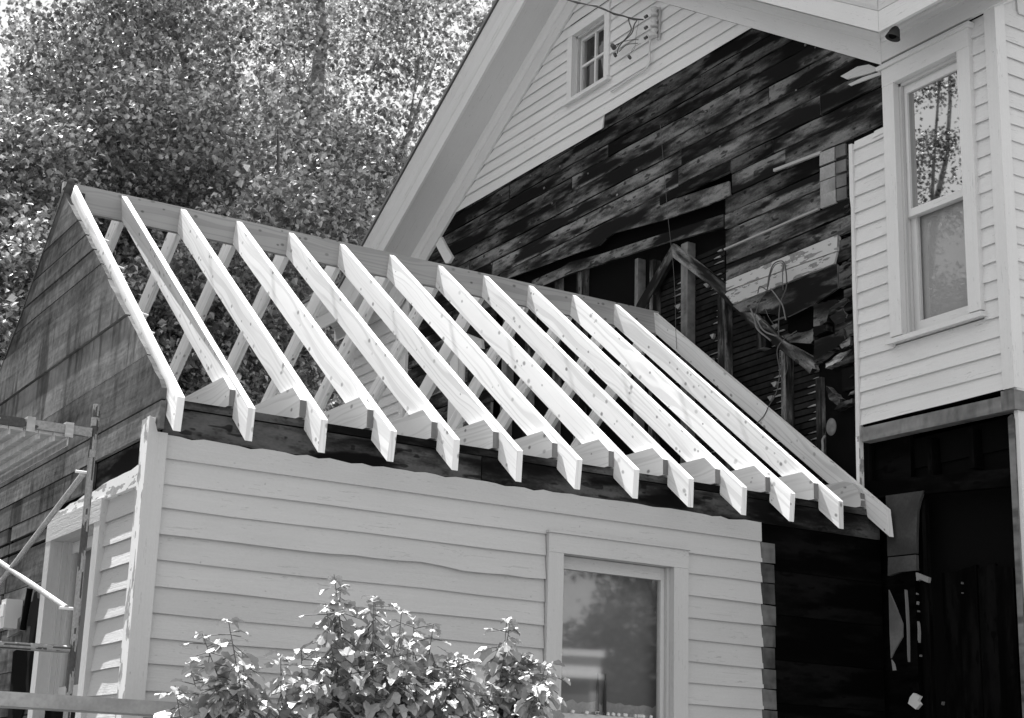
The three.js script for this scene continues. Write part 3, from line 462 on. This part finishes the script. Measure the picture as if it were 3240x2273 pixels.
  for (let k = 0; k + 1 < seams.length; k++) {
    const y0 = seams[k + 1] + rr(0.003, 0.009), y1 = seams[k] - rr(0.002, 0.006), a = Math.max(-4.6, zb(y0)), b = Math.max(-4.6, zb(y1)), P = [[a, y0]], n = 5;
    P.push([zf(y0) - rr(0, 0.006), y0]); for (let i = 1; i < n; i++) { const y = lerp(y0, y1, i / n); P.push([zf(y) - rr(0, 0.014), y]); } P.push([zf(y1) - rr(0, 0.006), y1], [b, y1]);
    const bd = mesh('weathered_board', slabX(P, -0.0195, -0.040 - rr(0, 0.013), AZ, [0.3 + rr(-0.03, 0.03), 0.2]), any(M.weather), ew);
  }
  for (const [a, b] of [[-2.36, -3.2], [-3.2, -4.6]]) mesh('dark_edge_strip', slabX([[a, roofB(a) + 0.002], [b, roofB(b) + 0.002], [b, roofB(b) + 0.014], [a, roofB(a) + 0.010]], 0.0, -0.054), M.weatherDark, ew);  // added dark strip, tones down the sunlit edge of the end boards
  const lower = [-0.155, -0.31, -0.42, -0.50, -0.74, -0.98, -1.25, -1.52, -1.8];
  for (let k = 0; k + 1 < lower.length; k++) {
    const y0 = lower[k + 1] + (k === 1 || k === 2 ? 0.016 : 0.004), y1 = lower[k] - 0.003;
    if (k < 1) { mesh('weathered_board', slabX([[-4.6, y0], [-1.2, y0], [-1.2, y1], [-4.6, y1]], -0.02, -0.042), M.weather[0], ew); mesh('weathered_board', slabX(rect(-1.195, -0.26, y0, y1), -0.005, -0.018), M.dark[0], ew); }
    else for (const [a, b] of [[-4.6, -2.87 + rr(-0.06, 0.06)], [-2.86 + rr(0, 0.05), -1.92]]) mesh('weathered_board', slabX(rect(a, b, y0, y1), -0.012, -0.034 - rr(0, 0.008), AZ, [0.3 + rr(-0.03, 0.03), 0.2]), any(M.weather), ew);
  }
  // flat black sheet, paints the dark of the hole cut in the siding by the electric box
  mesh('dark_hole_sheet', slabX([[-2.40, -1.6], [-2.16, -1.6], [-1.97, -1.38], [-1.975, -1.1], [-1.90, -0.98], [-1.87, -0.87], [-2.04, -0.84], [-2.07, -0.80], [-2.12, -0.80], [-2.14, -0.85], [-2.34, -0.86], [-2.30, -0.98], [-2.12, -1.0], [-2.12, -1.1], [-2.45, -1.13]], -0.046, -0.048), M.blacker, ew);
  // painted siding, band and window at the near end of the end wall
  const tj = []; for (let i = 14; i >= 0; i--) tj.push([lerp(-1.86, -0.24, i / 14), lerp(-0.362, -0.30, i / 14) + rr(-0.008, 0.006)]);
  mesh('paint_band', slabX([[-1.89, -0.402], [-0.24, -0.417], ...tj], -0.0, -0.058), M.flake, ew);
  for (let k = 0, y = -0.417; y > -3.2; k++) { const h = k ? 0.132 : 0.125; mesh('clapboard', clapX(-0.022, -0.885, -0.24, y - h, y, 0.024, 0.003), any(M.paintOld), ew); y -= h; }
  const w2 = mesh('window', [slabX(rect(-1.9, -1.80, -1.8, -0.53), -0.0, -0.07, AY), slabX(rect(-0.985, -0.885, -1.8, -0.53), -0.0, -0.07, AY), slabX(rect(-1.9, -0.885, -0.5295, -0.404), -0.0, -0.072)], M.paintOld[2], ext);
  mesh('jamb', [box(0.0, 0.14, -1.8, -0.53, -1.82, -1.80), box(0.0, 0.14, -1.8, -0.53, -0.985, -0.965), box(0.0, 0.14, -0.53, -0.51, -1.82, -0.965)], M.paintOld[0], w2);
  mesh('stop_bead', [box(0.001, 0.03, -1.8, -0.53, -1.799, -1.775), box(0.031, 0.05, -1.8, -0.53, -1.799, -1.76)], M.paintOld[1], w2);
  const s2 = mesh('sash', [box(0.05, 0.085, -1.44, -0.532, -1.798, -1.75), box(0.05, 0.085, -1.44, -0.532, -1.04, -0.987), box(0.051, 0.084, -0.60, -0.532, -1.75, -1.04), box(0.051, 0.084, -1.44, -1.37, -1.75, -1.04)], M.paintOld[2], w2);
  const p2 = new THREE.PlaneGeometry(0.71, 0.77); p2.rotateY(-Math.PI / 2); p2.translate(0.07, -0.985, -1.395); mesh('pane', p2, M.glassFlat, s2);
  mesh('roller_blind', box(0.13, 0.135, -1.7, -0.52, -1.8, -0.98), M.shadeDark, w2);
}
// electric box on the end wall
{
  const o = thing('electric_box', 'pale electric box with a round lamp socket on the dark end wall', 'electric box');
  o.position.set(-0.05, -0.9, -2.5); const P = (a, ...q) => mesh(a, ...q, o);
  P('box', box(-0.10, 0, -0.10, 0.075, 0.05, 0.16), std(0.62, 0.5)); P('box_cover', box(-0.108, -0.1005, -0.03, 0.045, 0.06, 0.145), std(0.7, 0.4));
  P('lamp_socket', rod(V(-0.05, 0.0, 0.05), V(-0.07, -0.005, -0.09), 0.05, 16, 0.035), std(0.6, 0.4)); P('socket_hole', rod(V(-0.085, 0.0, -0.04), V(-0.125, 0.0, -0.045), 0.026, 14), M.blacker);
  P('back_board', slabX([[-0.05, -0.14], [0.26, -0.12], [0.26, -0.03], [-0.02, -0.06]], 0, -0.02), std(0.3, 0.8, { map: weatherTex }));
  P('conduit', rod(V(-0.03, -0.12, 0.33), V(-0.03, 0.12, 0.40), 0.018), M.blacker);
}

// ---------------------------------------------------------------- wires on the house
{
  const o = thing('service_cable', 'overhead electric cable reaching the insulators beside the small attic window', 'cable');
  const run = (d) => [[-8, 9.5 + d, -6.4], [-2, 7.1, -4.9], [2, 5.6 + d, -3.75], [4.2, 4.764, -2.963], [4.278, 4.749 + d, -2.932], [4.355, 4.733, -2.887], [4.433, 4.695 - d, -2.803], [4.51, 4.675, -2.797], [4.588, 4.672 + d, -2.80], [4.665, 4.665, -2.773], [4.742, 4.645 - d, -2.74], [4.82, 4.658, -2.72]];
  mesh('cable', [tube(run(0.004), 0.0065, 160), tube(run(-0.006), 0.0055, 160)], M.wireMid, o);
  const T = (pts, r, m = M.wireMid) => mesh('wire', tube(pts.map(([y, z], i) => [4.84 - 0.03 * Math.sin(i * 1.3) ** 2, y, z]), r, 30), m, o);
  T([[4.787, -2.97], [4.722, -2.923], [4.644, -2.915], [4.599, -2.966], [4.538, -3.083], [4.509, -3.135]], 0.0055); T([[4.706, -2.845], [4.656, -2.844], [4.613, -2.901], [4.581, -3.005], [4.583, -3.163]], 0.0055);
  T([[4.57, -3.163], [4.567, -3.031], [4.53, -2.86], [4.50, -2.797]], 0.004); T([[4.482, -2.822], [4.51, -2.951], [4.51, -3.095]], 0.004); T([[4.692, -2.813], [4.529, -2.816], [4.448, -2.86], [4.419, -2.911]], 0.002, M.wireGrey); T([[4.466, -2.784], [4.443, -2.847], [4.428, -2.911]], 0.002, M.wireGrey);
  for (const [y, z, dy, dz] of [[4.583, -3.163, 0.03, 0.05], [4.509, -3.135, -0.03, -0.02], [4.415, -2.915, -0.055, -0.02]]) mesh('splice', rod(V(4.82, y + dy * 0.6, z - dz * 0.4), V(4.815, y - Math.abs(dy) * 0.7, z + dz * 0.3), 0.02, 10, 0.023), M.wireDark, o);
  mesh('service_conduit', tube([[4.86, 4.50, -2.76], [4.86, 4.525, -2.72], [4.87, 4.46, -2.689], [4.87, 4.403, -2.70], [4.88, 4.28, -2.705], [4.885, 4.235, -2.76], [4.89, 4.236, -2.946], [4.89, 4.22, -3.3]], 0.010, 60), std(0.55, 0.7), o);
  const k = thing('insulator_rack', 'three pale spool insulators in a rack on the white gable siding', 'insulators');
  mesh('rack', box(4.885, 4.905, 4.44, 4.74, -2.615, -2.58), std(0.5, 0.6), k);
  for (const y of [4.69, 4.585, 4.49]) { const g = new THREE.LatheGeometry([[0, -0.036], [0.03, -0.036], [0.034, -0.022], [0.022, -0.006], [0.022, 0.006], [0.034, 0.022], [0.03, 0.036], [0, 0.036]].map(([a, b]) => new THREE.Vector2(a, b)), 16); g.translate(4.85, y, -2.6); mesh('spool', g, M.ceramic, k); mesh('clevis', rod(V(4.82, y - 0.02, -2.66), V(4.815, y - 0.025, -2.69), 0.014, 8), M.wireMid, k); }

  const c = thing('wire_coil', 'tangled loops of old electric wire hanging over the broken wall brace', 'wire');
  const U = (pts, r, m) => mesh('wire', tube(pts.map(([y, z], i) => [4.86 - 0.02 * Math.sin(i) ** 2, y, z]), r * 0.72, 50), m, c);
  U([[1.811, -1.17], [1.907, -1.129], [1.983, -1.073], [1.995, -1.019], [1.964, -0.966], [1.893, -0.937], [1.776, -0.955], [1.674, -1.01], [1.561, -1.02], [1.411, -1.046]], 0.007, M.wireDark);
  U([[1.83, -1.16], [1.92, -1.11], [1.97, -1.06], [1.98, -1.02], [1.95, -0.975], [1.87, -0.975], [1.76, -0.99]], 0.005, M.wireMid);
  U([[1.811, -1.17], [1.724, -1.25], [1.606, -1.291], [1.513, -1.261]], 0.005, M.wireMid); U([[1.811, -1.131], [1.714, -1.04], [1.635, -0.981], [1.528, -0.968]], 0.007, M.wireGrey); U([[1.714, -1.211], [1.604, -1.15], [1.487, -1.06]], 0.003, M.wireMid);
  U([[1.417, -0.851], [1.369, -1.002], [1.317, -1.048], [1.151, -1.044], [1.002, -1.07], [0.915, -1.147], [0.86, -1.22], [0.80, -1.32]], 0.005, M.wireMid); U([[1.317, -1.04], [1.187, -1.021], [1.079, -0.993], [1.154, -0.961], [1.25, -0.95]], 0.003, M.wireMid);
  U([[1.80, -1.16], [1.85, -1.24], [1.80, -1.26]], 0.006, M.wireDark); U([[1.709, -1.362], [1.608, -1.299], [1.538, -1.277], [1.411, -1.138]], 0.009, M.wireGrey); U([[1.62, -1.30], [1.50, -1.20], [1.42, -1.05]], 0.008, M.wireGrey);
  const d = mesh('hanging_wire', tube([[4.87, 3.62, -2.53], [4.85, 3.2, -2.45], [4.85, 2.712, -2.383], [4.85, 2.303, -2.315], [4.85, 1.982, -2.286], [4.85, 1.774, -2.279], [4.85, 1.601, -2.266]], 0.0022, 60), M.wireMid);
  tag(d, 'single thin wire hanging straight down the dark sheathing to the rafters', 'wire');
  const v = thing('wall_socket_plate', 'pale oval plate with a short stem at the foot of the broken wall', 'fitting');
  const e = new THREE.SphereGeometry(1, 20, 14); e.scale(0.02, 0.062, 0.048); e.translate(4.90, 0.66, -0.555); mesh('plate', e, std(0.2, 0.8, { map: plasterTex }), v); mesh('stem', tube([[4.90, 0.61, -0.62], [4.90, 0.585, -0.645], [4.90, 0.54, -0.645], [4.90, 0.47, -0.65]], 0.009, 20), std(0.2, 0.8), v);
  const l = thing('eave_lamp', 'dark cone lamp under the eave above the tall window', 'lamp');
  mesh('shade', new THREE.LatheGeometry([[0.014, 0.085], [0.028, 0.07], [0.052, 0], [0.049, 0.004], [0.026, 0.066]].map(([a, b]) => new THREE.Vector2(a, b)), 24).rotateZ(-0.25).rotateX(0.2).translate(4.56, 3.09, 0.50), matt(0.05, { side: THREE.DoubleSide }), l); mesh('socket', rod(V(4.575, 3.15, 0.49), V(4.562, 3.105, 0.498), 0.026, 12), M.blacker, l); mesh('bracket', rod(V(4.58, 3.19, 0.48), V(4.60, 3.25, 0.48), 0.014), std(0.4, 0.5), l);
}

// ---------------------------------------------------------------- scaffold at the left
{
  const o = thing('scaffold', 'rusty tube scaffold frame with a plank deck at the left end wall', 'scaffold');
  const zp = -0.37, T = (n, a, b, r = 0.0185, m = M.pipe) => mesh(n, rod(V(...a), V(...b), r, 12), m, o);
  T('post', [-0.30, -3.6, zp + 0.03], [-0.30, -0.018, zp - 0.01]); T('post', [-1.5, -3.6, zp], [-1.5, -0.018, zp]); T('post', [-0.30, -3.6, zp - 2.1], [-0.30, -0.4, zp - 2.1]);
  T('coupling', [-0.30, -0.135, zp - 0.008], [-0.30, -0.09, zp - 0.008], 0.022); T('coupling', [-0.30, -0.30, zp - 0.006], [-0.30, -0.26, zp - 0.006], 0.021);
  mesh('deck_rail', box(-1.5, -0.318, -0.195, -0.15, zp - 0.016, zp + 0.016), M.pipe, o);
  T('rail', [-1.5, -1.283, zp], [-0.318, -1.272, zp], 0.019);
  for (const x of [-0.633, -0.437]) mesh('deck_hook', [box(x - 0.021, x + 0.021, -0.215, -0.139, zp + 0.0165, zp + 0.024), box(x - 0.021, x + 0.021, -0.1495, -0.139, zp - 0.03, zp + 0.016)], M.alu, o);
  for (let i = 0; i < 8; i++) { const x1 = -0.44 - i * 0.075; mesh('deck_plank', [box(x1 - 0.07, x1, -0.212, -0.197, zp - 2.1, zp + 0.0), box(x1 - 0.07, x1 - 0.06, -0.24, -0.2125, zp - 2.1, zp + 0.0)], M.alu, o); }
  mesh('deck_edge', box(-0.438, -0.43, -0.255, -0.19, zp - 2.1, zp + 0.0), M.alu, o);
  T('brace', [-0.33, -0.385, zp - 0.03], [-0.33, -0.945, zp - 1.95], 0.015, M.alu); T('brace', [-0.335, -1.062, zp - 0.07], [-0.335, -0.55, zp - 1.95], 0.015, M.alu);
  T('brace_pin', [-0.29, -0.375, zp - 0.03], [-0.37, -0.375, zp - 0.03], 0.008, M.nail); T('brace_pin', [-0.29, -1.064, zp - 0.07], [-0.37, -1.064, zp - 0.07], 0.008, M.nail);
  const p = mesh('scaffold_plank', box(-3.2, 1.25, -1.602, -1.54, 0.20, 0.40), std(0.46, 0.7, { map: plasterTex }));
  tag(p, 'long grey plank laid level across the bottom left corner, ending in the bush', 'plank');
}

// ---------------------------------------------------------------- trees behind, and what the panes mirror
const leafMat = [0.50, 0.57, 0.60, 0.16].map((v) => new THREE.MeshPhysicalMaterial({ color: grey(v), vertexColors: true, roughness: 0.45, transmission: 0.6, thickness: 0, side: THREE.DoubleSide, specularIntensity: 0.8 }));
function leafCluster(n, R, size) {                 // a spray of small folded leaves
  const pos = [], col = [];
  for (let i = 0; i < n; i++) {
    const c = V(rr(-1, 1), rr(-0.6, 0.6), rr(-1, 1)).multiplyScalar(R), nrm = V(rr(-0.9, 0.9), rr(0.25, 1), rr(-0.9, 0.9)).normalize(), t = V(rr(-1, 1), rr(-0.8, 0.2), rr(-1, 1)); t.addScaledVector(nrm, -t.dot(nrm)).normalize();
    const b = nrm.clone().cross(t), s = size * rr(0.7, 1.25), P = (u, v, w) => c.clone().addScaledVector(t, u * s).addScaledVector(b, v * s).addScaledVector(nrm, w * s);
    const A = P(-0.5, 0, 0), B = P(0.5, 0, -0.08), l = P(-0.05, -0.42, 0.16), r = P(-0.05, 0.42, 0.16);
    const tone = rnd() < 0.34 ? rr(1.3, 2.0) : rr(0.25, 1.0);  // a share of leaves coloured extra bright to imitate sunlit sparkle
    for (const q of [A, B, r, A, l, B]) { pos.push(q.x, q.y, q.z); col.push(tone, tone, tone); }
  }
  const g = new THREE.BufferGeometry(); g.setAttribute('position', new THREE.Float32BufferAttribute(pos, 3)); g.setAttribute('color', new THREE.Float32BufferAttribute(col, 3)); g.computeVertexNormals(); return g;
}
function taper(a, b, r0, r1, n = 8) { const g = rod(a, b, r0, n, r1); return g; }
function tree(name, label, x, z, H, spread, opt = {}) {
  seed = Math.round(1000 + x * 37 + z * 91);
  const base = V(x, -3.6, z), o = thing(name, label, 'tree', opt.group); o.position.copy(base);
  const br = [], tips = [], fork = H * (opt.fork || 0.42);
  const limb = (a, dir, len, r, lvl) => {
    const n = 3; let p = a.clone(), d = dir.clone();
    for (let i = 0; i < n; i++) { const q = p.clone().addScaledVector(d, len / n), r0 = r * (1 - 0.22 * i), r1 = r * (1 - 0.22 * (i + 1)); br.push(taper(p, q, r0, r1, lvl ? 6 : 10)); p = q; d.add(V(rr(-0.22, 0.22), rr(-0.05, 0.22), rr(-0.22, 0.22))).normalize(); if (lvl === 1 && i < n - 1) tips.push([p.clone(), 0.8]); if (lvl === 0) tips.push([p.clone(), 1.1]); if (lvl < 2 && i > 0) { const k = lvl ? 2 : 1; for (let j = 0; j < k; j++) limb(p, d.clone().add(V(rr(-1, 1), rr(-0.35, 0.45), rr(-1, 1))).normalize(), len * rr(0.45, 0.65), r1 * 0.6, lvl + 1); } }
    if (lvl === 2) tips.push([p, 1]); else limb(p, d, len * 0.55, r * 0.34, 2);
  };
  br.push(taper(V(0, 0, 0), V(0.1, fork * 0.5, 0), H * 0.024, H * 0.020, 12), taper(V(0.1, fork * 0.5, 0), V(0, fork, 0.1), H * 0.020, H * 0.016, 12));
  const nl = opt.limbs || 8;
  for (let i = 0; i < nl; i++) { const a = i / nl * 6.283 + rr(-0.3, 0.3), up = 0.45 + 0.75 * (i % 3) / 2; limb(V(0, fork * rr(0.8, 1), 0.1), V(Math.cos(a), up, Math.sin(a)).normalize(), spread * rr(0.75, 1) * (0.75 + 0.35 * up), H * 0.0085, 0); }
  limb(V(0, fork, 0.1), V(0.08, 1, 0), H * 0.42, H * 0.012, 0);
  mesh('trunk', br, M.bark, o);
  const per = opt.per || 30, count = tips.length * per, cl = opt.cluster, m = new THREE.InstancedMesh(cl, leafMat[opt.tone ?? 1], count), q = new THREE.Quaternion(), e = new THREE.Euler(), sc = V(1, 1, 1), mat = new THREE.Matrix4();
  let k = 0; const R = opt.clump || 1.15;
  for (const [p, w] of tips) for (let i = 0; i < per; i++) {
    const d = V(rr(-1, 1), rr(-0.75, 1), rr(-1, 1)); if (opt.shell || d.length() > 1) d.normalize(); d.multiplyScalar(R * w * (opt.shell ? 0.72 + 0.33 * rnd() : 0.45 + 0.6 * rnd())); d.y *= 0.72;
    const s = rr(0.8, 1.25); e.set(rr(-0.35, 0.35), rr(0, 6.28), rr(-0.35, 0.35)); mat.compose(p.clone().add(d), q.setFromEuler(e), sc.set(s, s, s)); m.setMatrixAt(k, mat);
    m.setColorAt(k, grey(rr(0.6, 1.25))); k++;
  }
  m.name = 'crown'; m.castShadow = m.receiveShadow = true; m.userData.kind = 'stuff'; o.add(m);
  return o;
}
const fine = leafCluster(40, 0.34, 0.055), spray = leafCluster(34, 0.34, 0.093), G1 = 'broadleaf trees behind the roofs';
tree('broadleaf_tree', 'tall broadleaf tree whose forked trunk shows above the middle of the new ridge', 8.2, -18.2, 17, 4.6, { cluster: spray, per: 20, fork: 0.62, limbs: 10, clump: 1.05, shell: true });
tree('broadleaf_tree', 'dense broadleaf tree filling the upper left corner behind the end wall', 3.9, -20.5, 17.5, 4.6, { cluster: spray, per: 22, tone: 0, fork: 0.42, limbs: 11, clump: 1.1, shell: true });
tree('broadleaf_tree', 'darker broadleaf tree at the left picture edge behind the end wall', 0.4, -19.0, 15, 4.0, { cluster: spray, per: 22, tone: 0, fork: 0.36, limbs: 10, clump: 1.1, shell: true });
tree('broadleaf_tree', 'broadleaf tree with bright gaps of sky beside the wide white rake', 11.6, -18.5, 18, 4.2, { cluster: spray, per: 9, tone: 2, fork: 0.5, limbs: 9, clump: 0.9 });
tree('broadleaf_tree', 'low dense tree seen between the new rafters under the taller trees', 5.0, -16.5, 9.6, 3.6, { cluster: spray, per: 40, tone: 0, fork: 0.5, limbs: 9, clump: 1.1 });
tree('broadleaf_tree', 'low dense tree at the far left beside the slope of the end wall', 1.2, -14.5, 8.2, 3.0, { cluster: spray, per: 34, tone: 0, fork: 0.5, limbs: 8, clump: 1.0 });
tree('broadleaf_tree', 'broadleaf tree outside the picture to the left, mirrored in the tall window', -5.3, -9.7, 13, 3.6, { cluster: fine, per: 22, tone: 3, fork: 0.4, clump: 0.8 });
tree('broadleaf_tree', 'tall broadleaf tree outside the picture, mirrored in the small attic window', -3.6, -16.0, 16.5, 4.0, { cluster: spray, per: 24, tone: 3, fork: 0.4 });
tree('broadleaf_tree', 'broadleaf tree outside the picture to the right, mirrored in the low window', 16.1, 17.6, 6.8, 1.5, { cluster: spray, per: 16, tone: 3, fork: 0.45, limbs: 6, clump: 0.7 });

// neighbour's houses across the yard, only seen mirrored in the low window
{
  const o = thing('neighbour_house', 'small pale flat-topped house with a white cornice, mirrored in the low window', 'house'); o.position.set(14.25, -3.6, 16.6); o.rotation.y = 0.35;
  mesh('wall', box(-5, 0, 0, 4.05, 0, 6), std(0.14, 0.9, { map: plasterTex }), o); mesh('cornice', [box(-5.2, 0.06, 4.05, 4.36, -0.1, 6.2), box(-5.3, 0.14, 4.362, 4.48, -0.18, 6.3), box(-5.2, 0.10, 3.98, 4.048, -0.14, 6.2)], M.trim, o);
  mesh('corner_board', box(-0.12, 0.02, 0, 3.97, -0.03, 0.1), std(0.3, 0.8), o);
  const b = thing('neighbour_barn', 'tall plain dark barn beyond the neighbouring house, mirrored in the low window', 'barn'); b.position.set(14, -3.6, 27); b.rotation.y = 0.2;
  mesh('wall', box(-8, 10, 0, 8.4, 0, 8), std(0.42, 0.95), b); mesh('roof', sweep([[V(-8.3, 8.4, -0.4), V(-8.3, 8.4, 8.4), V(-8.3, 12.5, 4)], [V(10.3, 8.4, -0.4), V(10.3, 8.4, 8.4), V(10.3, 12.5, 4)]]), M.roof, b);
}

seed = 4242;
// ---------------------------------------------------------------- bush in front of the wall
{
  const o = thing('garden_bush', 'leafy garden bush with pale lobed leaves in front of the low white wall', 'bush'); o.position.set(0.85, -3.6, 1.0);
  const lobed = (fold) => {                       // three-lobed leaf, folded on its midrib, drooping at the tip
    const half = [[0, 0], [0.2, -0.08], [0.42, 0.0], [0.44, 0.2], [0.52, 0.4], [0.44, 0.58], [0.3, 0.62], [0.26, 0.82], [0.12, 0.96], [0, 1.0]], pos = [];
    const P = (x, y) => { const w = Math.abs(x) * fold - 0.36 * y * y - 0.9 * Math.max(0, Math.abs(x) - 0.3) * (1 - fold) + 0.05 * Math.sin(9 * y + 5 * x); return [x, w, y]; };
    for (const sgn of [1, -1]) for (let i = 0; i + 1 < half.length; i++) { const mid = [0, 0.45], a = half[i], b = half[i + 1]; const T = [P(0, mid[1]), P(sgn * a[0], a[1]), P(sgn * b[0], b[1])]; if (sgn < 0) T.reverse(); for (const q of T) pos.push(...q); }
    const g = new THREE.BufferGeometry(); g.setAttribute('position', new THREE.Float32BufferAttribute(pos, 3)); g.computeVertexNormals(); return g;
  };
  const shapes = [0.15, 0.4, 0.7, -0.25].map(lobed), lm = [0.24, 0.32, 0.42].map((v) => new THREE.MeshPhysicalMaterial({ color: grey(v), roughness: 0.45, transmission: 0.15, thickness: 0, side: THREE.DoubleSide }));
  // tops of the stems as they stand in the photograph, in world x, y, z
  const tops = [[-0.22, -1.50, 0.9], [-0.10, -1.26, 0.85], [0.0, -1.20, 0.9], [0.12, -1.33, 0.8], [0.24, -1.34, 0.95], [0.36, -1.30, 0.9], [0.42, -1.10, 1.0], [0.50, -0.95, 0.9], [0.56, -1.0, 0.85], [0.66, -1.06, 1.0], [0.74, -1.02, 0.85], [0.86, -1.08, 0.9], [0.98, -1.10, 0.8], [1.06, -1.13, 0.85], [1.14, -1.27, 0.95], [1.24, -1.3, 0.85], [1.34, -1.4, 0.95], [1.47, -1.06, 0.85], [1.52, -1.08, 0.8], [1.58, -1.24, 0.9], [1.60, -1.22, 0.8], [1.62, -1.27, 0.85], [0.3, -1.45, 1.1], [0.8, -1.25, 1.1], [1.0, -1.3, 1.1], [1.55, -1.4, 1.0], [0.05, -1.5, 1.05], [0.55, -1.3, 1.15], [1.2, -1.5, 1.1], [-0.05, -1.45, 0.95], [0.7, -1.4, 0.7], [0.2, -1.5, 0.7], [1.1, -1.45, 0.7], [1.58, -1.45, 0.9]];
  const roof = (x) => { let y = -9; for (const t of tops) y = Math.max(y, t[1] - 1.5 * Math.abs(x - t[0])); return y; };
  for (let i = 0; i < 48; i++) { const x = rr(-0.3, 1.58); tops.push([x, Math.min(roof(x), -1.14) - rr(0.08, 0.5) - (x > 1.12 && x < 1.42 ? 0.2 : 0), rr(0.65, 1.25)]); }
  const base = o.position, stems = [], L2 = [];
  tops.forEach(([x, y, z], s) => {
    const t = V(x, y, z).sub(base), b = V(t.x * 0.35 + rr(-0.1, 0.1), 0, t.z * 0.3 + rr(-0.1, 0.1)), m = b.clone().lerp(t, 0.55).add(V(rr(-0.12, 0.12), 0.1, rr(-0.1, 0.1))), c = new THREE.CatmullRomCurve3([b, m, t]);
    for (let i = 0; i < 9; i++) stems.push(rod(c.getPoint(i / 9), c.getPoint((i + 1) / 9), 0.009 - 0.0008 * i, 5, 0.009 - 0.0008 * (i + 1)));
    for (let i = 0; i < 13; i++) for (let sg = 0; sg < 4; sg++) {
      const u = 1 - i * 0.022 - rnd() * 0.012, p = c.getPoint(clamp(u, 0, 1)), a = i * 1.2 + sg * 2.1 + rr(-0.5, 0.5), reach = i < 1 ? rr(0.0, 0.02) : rr(0.02, 0.11), dir = V(Math.cos(a), i < 2 ? rr(-0.5, 0.3) : rr(-1.1, -0.1), Math.sin(a)).normalize();
      L2.push([p.clone().add(dir.clone().multiplyScalar(reach)), dir, (i < 2 ? rr(0.035, 0.058) : rr(0.05, 0.082)), p]);
      if (reach > 0.05) stems.push(rod(p, p.clone().add(dir.clone().multiplyScalar(reach)), 0.0022, 4));
    }
  });
  mesh('stem', stems, M.stem, o);
  L2.sort((a, b) => b[0].z - a[0].z + (b[0].y - a[0].y) * 0.8);
  const place = (m4, [p, dir, s]) => { const up = V(rr(-0.45, 0.45), 1, rr(-0.45, 0.45)), zz = dir.clone(), xx = up.clone().cross(zz).normalize(), yy = zz.clone().cross(xx).normalize(); return m4.makeBasis(xx.multiplyScalar(s), yy.multiplyScalar(s), zz.multiplyScalar(s)).setPosition(p); };
  const m4 = new THREE.Matrix4(), rest = [];
  L2.forEach((q, i) => {
    place(m4, q);
    if (i < 280) { const f = mesh('leaf', any(shapes), any(lm), o); f.applyMatrix4(m4); } else rest.push(any(shapes).clone().applyMatrix4(m4));
  });
  mesh('foliage', rest, lm[1], o).userData.kind = 'stuff';
}

renderer.render(scene, camera);
